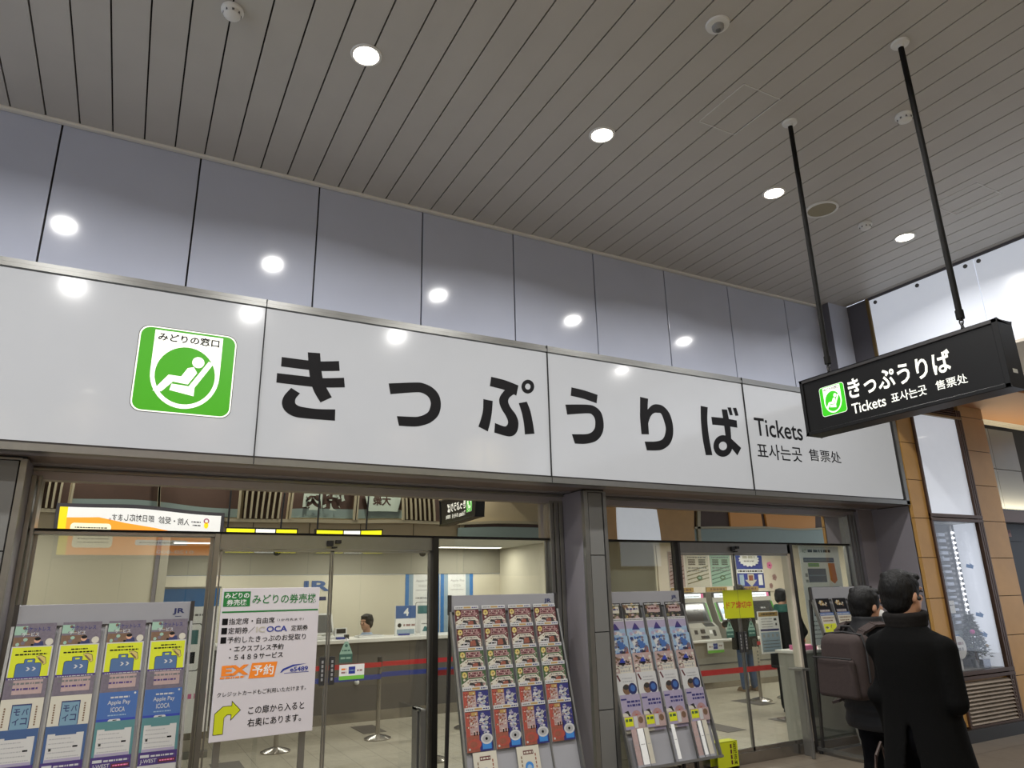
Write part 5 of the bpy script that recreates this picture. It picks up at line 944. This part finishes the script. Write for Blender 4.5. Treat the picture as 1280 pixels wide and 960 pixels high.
def hand(mb, w, d, palm_n, s=1.):
    # w wrist, d finger direction, palm_n palm normal; five unequal bent fingers
    w = Vector(w); d = Vector(d).normalized(); pn = Vector(palm_n).normalized(); side = d.cross(pn)
    for k in range(4): limb(mb, [w+side*(.012*(k-1.5)*1.5)*s, w+d*.085*s+side*(.0135*(k-1.5)*1.5)*s], [.013*s, .012*s], 8)
    for k, L in enumerate((.062, .075, .08, .068)):
        b = w+d*.085*s+side*(.0135*(k-1.5)*1.5)*s; m1 = b+(d*.8+pn*.35).normalized()*L*.5*s; m2 = m1+(d*.5+pn*.8).normalized()*L*.5*s
        limb(mb, [b, m1, m2], [.0095*s, .0085*s, .0075*s], 8)
    b = w+d*.03*s+side*.03*s; m1 = b+(d*.6+side*.6+pn*.3).normalized()*.035*s; m2 = m1+(d*.9+pn*.4).normalized()*.03*s; limb(mb, [b, m1, m2], [.012*s, .0105*s, .009*s], 8)
def head(mb, c, s=1., yaw=0.):
    # c = centre of the skull; front is +y turned by yaw
    cy, sy = math.cos(yaw), math.sin(yaw)
    def q(x, y, z): return (c[0]+(x*cy+y*sy)*s, c[1]+(-x*sy+y*cy)*s, c[2]+z*s)
    mb.ball('skin', q(0, -.012, .02), .092*s, 18, (.86, 1.02, 1.0)); mb.ball('skin', q(0, .018, -.045), .07*s, 16, (.92, 1.0, 1.05)); mb.ball('skin', q(0, .05, -.088), .034*s, 12, (1.1, .9, .8))
    limb(mb, [q(0, .078, .012), q(0, .098, -.026)], [.009*s, .014*s], 8)
    mb.ball('skin', q(0, .078, -.066), .018*s, 10, (1.4, .7, .6)); mb.ball('skin', q(0, .07, .03), .03*s, 10, (1.9, .6, .5))
    for sx in (-1, 1): mb.ball('skin', q(sx*.082, -.012, -.012), .03*s, 12, (.38, .65, 1.1)); mb.ball('skin', q(sx*.03, .072, -.02), .02*s, 10)
    return q
def skull(c, s, yaw):
    cy, sy = math.cos(yaw), math.sin(yaw)
    return lambda x, y, z: (c[0]+(x*cy+y*sy)*s, c[1]+(-x*sy+y*cy)*s, c[2]+z*s)
def hair_cap(parent, q, s, long=0.):
    hb = MB(); r = random.Random(3)
    hb.ball('hair', q(0, -.022, .030), .104*s, 18, (.90, 1.0, .98)); hb.ball('hair', q(0, -.055, -.02), .075*s, 16, (1.05, .8, 1.1+long)); hb.ball('hair', q(0, .045, .085), .05*s, 12, (1.35, .9, .55))
    for sx in (-1, 1): hb.ball('hair', q(sx*.068, -.045, .0), .034*s, 10, (.6, 1.0, 1.2)); hb.ball('hair', q(sx*.068, .015, .05), .032*s, 10, (.65, 1.1, .9))
    for k in range(26):
        a = r.uniform(0, 6.28); z = r.uniform(.0, .11); rad = math.sqrt(max(.0, 1-((z-.03)/.104)**2))*.094
        hb.ball('hair', q(.86*rad*math.cos(a), -.026+rad*math.sin(a)*.9, z), .016*s, 8)
    return remesh(hb, .006, 6, 'hair', parent, 'hair')
def face_parts(parent, q, s):
    for sx in (-1, 1):
        mb = MB(); mb.ball('ink', q(sx*.03, .088, -.012), .0085*s, 10); mb.build('eye', parent, True, local=True)
        mb = MB(); mb.tube('hair', [q(sx*.016, .093, .012), q(sx*.032, .092, .017), q(sx*.048, .08, .012)], .004*s, 6); mb.build('eyebrow', parent, True, local=True)
def ringbody(rings, n=36, gapdir=-R90, inner=.022):
    # rings: (z, rx, ry, cx, cy, gap) from hem up; hollow below where gap is not None
    mb = MB(); outs = []
    for z, rx, ry, cx, cy, gap in rings:
        g = gap or 0.; o = []; i = []
        for k in range(n+1):
            t = gapdir+g/2+(2*math.pi-g)*k/n; o.append((cx+rx*math.cos(t), cy+ry*math.sin(t), z)); i.append((cx+(rx-inner)*math.cos(t), cy+(ry-inner)*math.sin(t), z))
        outs.append((o, i))
    vs_ = [v for o, i in outs for v in o+i]; N = 2*(n+1); fs = []
    for r in range(len(outs)-1):
        b = r*N; c = b+N
        for k in range(n): fs.append((b+k, b+k+1, c+k+1, c+k)); fs.append((b+n+1+k+1, b+n+1+k, c+n+1+k, c+n+1+k+1))
        fs.append((b+n, b+N-1, c+N-1, c+n)); fs.append((b, c, c+n+1, b+n+1))
    for k in range(n): fs.append((k, n+1+k, n+1+k+1, k+1))
    b = (len(outs)-1)*N
    for k in range(n): fs.append((b+k, b+k+1, b+n+1+k+1, b+n+1+k))
    mb.raw('coat', vs_, fs); return mb
def person(lab, loc, az, H, pose):
    """front of the figure is +y locally; az is the compass heading of the face measured from +y towards +x"""
    t = thing('person', lab, 'person', (loc[0], loc[1], 0), -math.radians(az))
    k = H/1.72; S = lambda v: tuple(c*k for c in v)
    hb = MB(); yaw = math.radians(pose.get('yaw', 0)); hc = S((0, pose.get('lean', .02), 1.60)); s = k*1.0
    q = head(hb, hc, s, yaw)
    limb(hb, [S((0, -.005, 1.38)), S((0, .005, 1.50)), hc], [.062*k, .056*k, .058*k])
    limb(hb, [S((0, 0, .95)), S((0, 0, 1.10)), S((0, 0, 1.28)), S((0, -.005, 1.38))], [.115*k, .10*k, .11*k, .06*k])
    for sx in (-1, 1):
        a = pose['arm_r' if sx > 0 else 'arm_l']; limb(hb, [S((0, 0, 1.34)), S((sx*.145, 0, 1.335))]+[S(v) for v in a], [.055*k, .046*k, .036*k, .026*k]); e = Vector(S(a[1])); d = e-Vector(S(a[0])); hand(hb, e, d, (-sx, 0, 0) if abs(d.normalized().x) < .8 else (0, 0, -1), k)
        g = pose['leg_r' if sx > 0 else 'leg_l']; limb(hb, [S((sx*.085, 0, .92))]+[S(v) for v in g], [.085*k, .056*k, .04*k])
    body = remesh(hb, .008, 3, 'body', t, 'skin')
    face_parts(t, q, s); hair_cap(t, q, s, pose.get('long', 0))
    return t, q, s, k, S
def shoes(t, S, k, pose, mt):
    for nm in ('leg_l', 'leg_r'):
        a = S(pose[nm][1]); hb = MB(); x, y, z = a; up = z-.085*k
        hb.ball('skin', (x, y-.02*k, up+.045*k), .048*k, 12, (.85, 1.1, 1.)); hb.ball('skin', (x, y+.09*k, up+.035*k), .045*k, 12, (.95, 1.9, .8)); hb.box('skin', x-.042*k, x+.042*k, y-.06*k, y+.17*k, up, up+.022*k)
        remesh(hb, .008, 3, 'shoe', t, mt)
def trousers(t, S, k, pose, mt, r=(.105, .082, .07)):
    hb = MB(); hb.ball('skin', S((0, 0, .95)), .15*k, 14, (1.15, .85, .9))
    for sx, nm in ((-1, 'leg_l'), (1, 'leg_r')):
        g = pose[nm]; a = Vector(S(g[1])); limb(hb, [S((sx*.088, 0, .92)), S(g[0]), tuple(a)], [r[0]*k, r[1]*k, r[2]*k])
    remesh(hb, .011, 4, 'trousers', t, mt)
WALK = dict(leg_l=[(-.09, -.05, .50), (-.09, -.34, .15)], leg_r=[(.09, .17, .50), (.09, .28, .085)])
STAND = dict(leg_l=[(-.10, .01, .50), (-.11, -.01, .085)], leg_r=[(.10, .01, .50), (.11, -.01, .085)])
# -- man in the long black coat
pz = dict(arm_l=[(-.19, -.03, 1.10), (-.18, .03, .93)], arm_r=[(.19, -.03, 1.10), (.12, .06, .98)], leg_l=[(-.09, .10, .50), (-.09, .22, .085)], leg_r=[(.09, -.03, .50), (.09, -.24, .13)], yaw=16)
t, q, s, k, S = person('man in a long black coat walking away, seen from behind', (3.505, 2.365), 84, 1.675, pz)
trousers(t, S, k, pz, 'trousers'); shoes(t, S, k, pz, 'shoe_black')
cb = ringbody([(.70*k, .225*k, .185*k, 0, 0, .52), (.78*k, .215*k, .175*k, 0, 0, .42), (.88*k, .20*k, .162*k, 0, 0, .26), (.98*k, .188*k, .15*k, 0, 0, .10), (1.04*k, .182*k, .145*k, 0, 0, .0), (1.14*k, .178*k, .14*k, 0, 0, 0), (1.26*k, .185*k, .138*k, 0, 0, 0), (1.33*k, .188*k, .13*k, 0, -.002, 0), (1.375*k, .175*k, .118*k, 0, -.006, 0), (1.41*k, .135*k, .10*k, 0, -.008, 0), (1.45*k, .09*k, .085*k, 0, -.005, 0), (1.50*k, .086*k, .086*k, 0, 0, 0)])
for sx, nm in ((-1, 'arm_l'), (1, 'arm_r')):
    a = pz[nm]; a2 = Vector(a[0]).lerp(Vector(a[1]), .97); limb(cb, [S((sx*.11, 0, 1.355)), S((sx*.158, -.004, 1.335)), S(a[0]), S(tuple(a2))], [.072*k, .073*k, .058*k, .052*k])
remesh(cb, .0095, 5, 'coat', t, 'coat')
cb = MB()
for j in range(3):
    pts = [S((.082*math.cos(i*math.pi/9)*(1+.05*j), .084*math.sin(i*math.pi/9)*(1+.04*j)+.004, 1.455+.022*j+.008*math.sin(i*math.pi/9))) for i in range(19)]; cb.tube('scarf', pts, .02*k, 8)
remesh(cb, .008, 2, 'scarf', t, 'scarf')
mb = MB(); mb.ball('black', q(.092, .004, -.02), .011*s, 10); mb.build('earphone', t, True, local=True)
# -- brown bag carried in his left hand
bgt = thing('handbag', 'dark brown soft bag hanging between the two walking men', 'bag', (3.505, 2.365, .2), -math.radians(84))
hb = MB(); hb.raw('brown_bag', [(-.315, -.10, .38), (-.315, .16, .38), (-.255, .16, .38), (-.255, -.10, .38), (-.30, -.06, .70), (-.30, .13, .70), (-.265, .13, .70), (-.265, -.06, .70)], [(0, 3, 2, 1), (4, 5, 6, 7), (0, 1, 5, 4), (1, 2, 6, 5), (2, 3, 7, 6), (3, 0, 4, 7)])
for i in range(len(hb.v)): hb.v[i] = (hb.v[i][0]*k, hb.v[i][1]*k, hb.v[i][2]*k-.2)
o = remesh(hb, .009, 5, 'bag_body', bgt, 'brown_bag')
mb = MB(); mb.tube('brown_bag', [(-.28*k, -.03*k, .69*k-.2), (-.275*k, 0, .80*k-.2), (-.27*k, .05*k, .855*k-.2), (-.275*k, .08*k, .80*k-.2), (-.28*k, .10*k, .69*k-.2)], .008, 8); mb.build('handle', bgt, True, local=True)
# -- man with the backpack
pz = dict(arm_l=[(-.25, -.05, 1.10), (-.22, .10, .94)], arm_r=[(.25, .02, 1.10), (.22, .18, 1.0)], yaw=14, **WALK)
BPL = (4.055, 2.985); BAZ = 92
t, q, s, k, S = person('masked man in a dark padded jacket wearing a backpack, walking away', BPL, BAZ, 1.60, pz)
trousers(t, S, k, pz, 'trousers'); shoes(t, S, k, pz, 'shoe_black')
rs = [(.86, .235, .17), (.90, .245, .18)]
z = .95
i = 0
while z < 1.395: rs.append((z, .232+(.012 if i % 2 else 0), .168+(.010 if i % 2 else 0))); z += .028; i += 1
rs += [(1.415, .215, .145), (1.455, .175, .12), (1.48, .118, .105), (1.505, .098, .095), (1.535, .095, .095)]
cb = ringbody([(a*k, b*k, c*k, 0, 0, 0) for a, b, c in rs])
for sx, nm in ((-1, 'arm_l'), (1, 'arm_r')):
    a = pz[nm]; A0 = Vector((sx*.18, 0, 1.395)); pts = []; r_ = []
    ch = [A0, Vector(a[0]), Vector(a[0]).lerp(Vector(a[1]), .96)]
    for j in range(2):
        for m_ in range(5): pts.append(S(tuple(ch[j].lerp(ch[j+1], m_/5)))); r_.append((.076-.010*(j+m_/5)/1+(.006 if m_ % 2 else 0))*k)
    pts.append(S(tuple(ch[2]))); r_.append(.055*k); limb(cb, pts, r_)
remesh(cb, .0085, 2, 'jacket', t, 'jacket')
mb = MB(); mk = MB(); mk.ball('mask', q(0, .045, -.058), .066*s, 16, (.98, .95, .85)); o = remesh(mk, .008, 2, 'face_mask', t, 'mask')
bp = thing('backpack', 'brown grey backpack on the back of the masked man', 'backpack', (BPL[0], BPL[1], .9), -math.radians(BAZ))
def rounded(name, parent, mt, x0, x1, y0, y1, z0, z1, bev, taper=0.):
    mb = MB(); mb.box(mt, x0, x1, y0, y1, z0, z1); o = mb.build(name, parent, True, local=True)
    for v in o.data.vertices:
        if v.co.z > (z0+z1)/2: v.co.y += taper; v.co.x *= .9
    b = o.modifiers.new('b', 'BEVEL'); b.width = bev; b.segments = 5
    o.data.polygons.foreach_set('use_smooth', [True]*6)
    return o
Z0 = .9
rounded('main_compartment', bp, 'bag', -.155, .155, -.325, -.165, .98-Z0, 1.335-Z0, .055, .03)
rounded('front_pocket', bp, 'bag', -.135, .135, -.352, -.30, .99-Z0, 1.20-Z0, .022)
mb = MB()
pts = [(-.155, -.24, 1.12-Z0), (-.157, -.245, 1.26-Z0), (-.13, -.235, 1.332-Z0), (0, -.232, 1.345-Z0), (.13, -.235, 1.332-Z0), (.157, -.245, 1.26-Z0), (.157, -.25, 1.08-Z0)]
mb.tube('bag_dark', pts, .006, 8); mb.build('zipper', bp, True, local=True)
mb = MB(); mb.tube('bag_dark', [(-.135, -.355, 1.205-Z0), (0, -.36, 1.207-Z0), (.135, -.355, 1.205-Z0)], .005, 8); mb.build('zipper', bp, True, local=True)
mb = MB(); mb.tube('bag_dark', [(-.05, -.19, 1.34-Z0), (-.03, -.2, 1.375-Z0), (.03, -.2, 1.375-Z0), (.05, -.19, 1.34-Z0)], .008, 8); mb.build('top_handle', bp, True, local=True)
for sx in (-1, 1):
    mb = MB(); pth = [Vector(v) for v in ((sx*.06, -.20, 1.30), (sx*.085, -.165, 1.35), (sx*.105, -.09, 1.385), (sx*.115, -.01, 1.385), (sx*.12, .09, 1.345), (sx*.13, .155, 1.24), (sx*.15, .17, 1.10), (sx*.2, .06, .98), (sx*.17, -.17, .94))]
    for a, b in zip(pth, pth[1:]):
        ov = (b-a).normalized()*.008; A_ = a-ov-Vector((0, 0, Z0)); B_ = b+ov-Vector((0, 0, Z0)); mb.bar('bag', A_, B_, .052, .014, (sx*.3, 0, 1) if abs((b-a).normalized().z) < .8 else (0, 1 if a.y > 0 else -1, 0))
    mb.build('shoulder_strap', bp, True, local=True)
# -- customers inside
pz = dict(arm_l=[(-.25, .04, 1.10), (-.20, .24, 1.06)], arm_r=[(.25, .04, 1.10), (.18, .26, 1.08)], yaw=0, **STAND)
t, q, s, k, S = person('customer in jeans and a black coat facing the ticket machines', (9.32, 9.22), 2, 1.68, pz)
trousers(t, S, k, pz, 'jeans', (.10, .078, .066)); shoes(t, S, k, pz, 'tan_shoe')
cb = ringbody([(.66*k, .25*k, .19*k, 0, 0, 0), (.9*k, .24*k, .17*k, 0, 0, 0), (1.1*k, .225*k, .155*k, 0, 0, 0), (1.28*k, .23*k, .15*k, 0, 0, 0), (1.36*k, .20*k, .13*k, 0, 0, 0), (1.42*k, .11*k, .10*k, 0, 0, 0), (1.48*k, .088*k, .09*k, 0, 0, 0)])
for sx, nm in ((-1, 'arm_l'), (1, 'arm_r')): a = pz[nm]; limb(cb, [S((sx*.18, 0, 1.34)), S(a[0]), S(tuple(Vector(a[0]).lerp(Vector(a[1]), .95)))], [.075*k, .065*k, .055*k])
remesh(cb, .013, 4, 'coat', t, 'coat')
pz = dict(arm_l=[(-.25, .06, 1.10), (-.16, .24, 1.0)], arm_r=[(.25, .06, 1.10), (.16, .24, 1.0)], yaw=20, lean=.06, **STAND)
t, q, s, k, S = person('customer in a black coat with a green scarf behind the right sliding door', (8.22, 7.36), 60, 1.60, pz)
trousers(t, S, k, pz, 'trousers'); shoes(t, S, k, pz, 'shoe_black')
cb = ringbody([(.60*k, .26*k, .20*k, 0, 0, 0), (.9*k, .245*k, .18*k, 0, 0, 0), (1.1*k, .23*k, .16*k, 0, 0, 0), (1.28*k, .235*k, .155*k, 0, 0, 0), (1.36*k, .20*k, .135*k, 0, 0, 0), (1.42*k, .11*k, .10*k, 0, .01, 0), (1.46*k, .088*k, .09*k, 0, .02, 0)])
for sx, nm in ((-1, 'arm_l'), (1, 'arm_r')): a = pz[nm]; limb(cb, [S((sx*.18, 0, 1.34)), S(a[0]), S(tuple(Vector(a[0]).lerp(Vector(a[1]), .95)))], [.075*k, .065*k, .055*k])
remesh(cb, .013, 4, 'coat', t, 'coat')
cb = MB()
for j in range(3): cb.tube('teal', [S(((.098+.01*j)*math.cos(i*math.pi/9), .02+(.10+.01*j)*math.sin(i*math.pi/9), 1.47-.035*j)) for i in range(19)], .03*k, 8)
remesh(cb, .011, 3, 'scarf', t, 'teal')
# -- clerk, seated behind the counter
pz = dict(arm_l=[(-.25, .08, 1.12), (-.16, .28, 1.06)], arm_r=[(.25, .08, 1.12), (.16, .28, 1.06)], yaw=0, leg_l=[(-.12, .42, .92), (-.12, .45, .50)], leg_r=[(.12, .42, .92), (.12, .45, .50)])
t, q, s, k, S = person('clerk with black hair and a pale blue shirt seated behind the ticket counter', (3.47, 11.38), -118, 1.72, pz)
t.location.z = -.365
trousers(t, S, k, pz, 'trousers'); shoes(t, S, k, pz, 'shoe_black')
cb = ringbody([(.90*k, .19*k, .15*k, 0, 0, 0), (1.1*k, .20*k, .14*k, 0, 0, 0), (1.28*k, .21*k, .14*k, 0, 0, 0), (1.36*k, .19*k, .12*k, 0, 0, 0), (1.42*k, .10*k, .09*k, 0, 0, 0), (1.455*k, .072*k, .072*k, 0, 0, 0)])
for sx, nm in ((-1, 'arm_l'), (1, 'arm_r')): a = pz[nm]; limb(cb, [S((sx*.18, 0, 1.34)), S(a[0]), S(tuple(Vector(a[0]).lerp(Vector(a[1]), .9)))], [.07*k, .056*k, .044*k])
remesh(cb, .011, 4, 'shirt', t, 'shirt')
mb = MB(); mb.tube('black', [q(.09, 0, -.01), q(.095, 0, .05), q(.06, 0, .115), q(0, 0, .128), q(-.06, 0, .115), q(-.095, 0, .05), q(-.09, 0, -.01)], .006, 8); mb.ball('black', q(.094, -.005, -.012), .028*s, 12, (.5, 1, 1)); mb.ball('black', q(-.094, -.005, -.012), .028*s, 12, (.5, 1, 1)); mb.build('headset', t, True, local=True)
st = thing('office_chair', 'dark office chair under the clerk behind the counter', 'chair', (3.47, 11.38, 0), math.radians(118))
mb = MB(); mb.box('alu_dark', -.23, .23, -.2, .26, .42, .48); mb.build('seat', st, local=True, bevel=.02)
mb = MB(); mb.box('alu_dark', -.2, .2, -.24, -.19, .6, .95); mb.box('black', -.03, .03, -.25, -.2, .45, .62); mb.build('backrest', st, local=True, bevel=.01)
mb = MB(); mb.tube('black', [(0, 0, .06), (0, 0, .42)], .025, 10)
for j in range(5): mb.bar('black', (0, 0, .07), (.26*math.cos(j*1.2566), .26*math.sin(j*1.2566), .05), .04, .03)
for j in range(5): mb.ball('black', (.26*math.cos(j*1.2566), .26*math.sin(j*1.2566), .026), .026, 10)
mb.build('base', st, local=True)
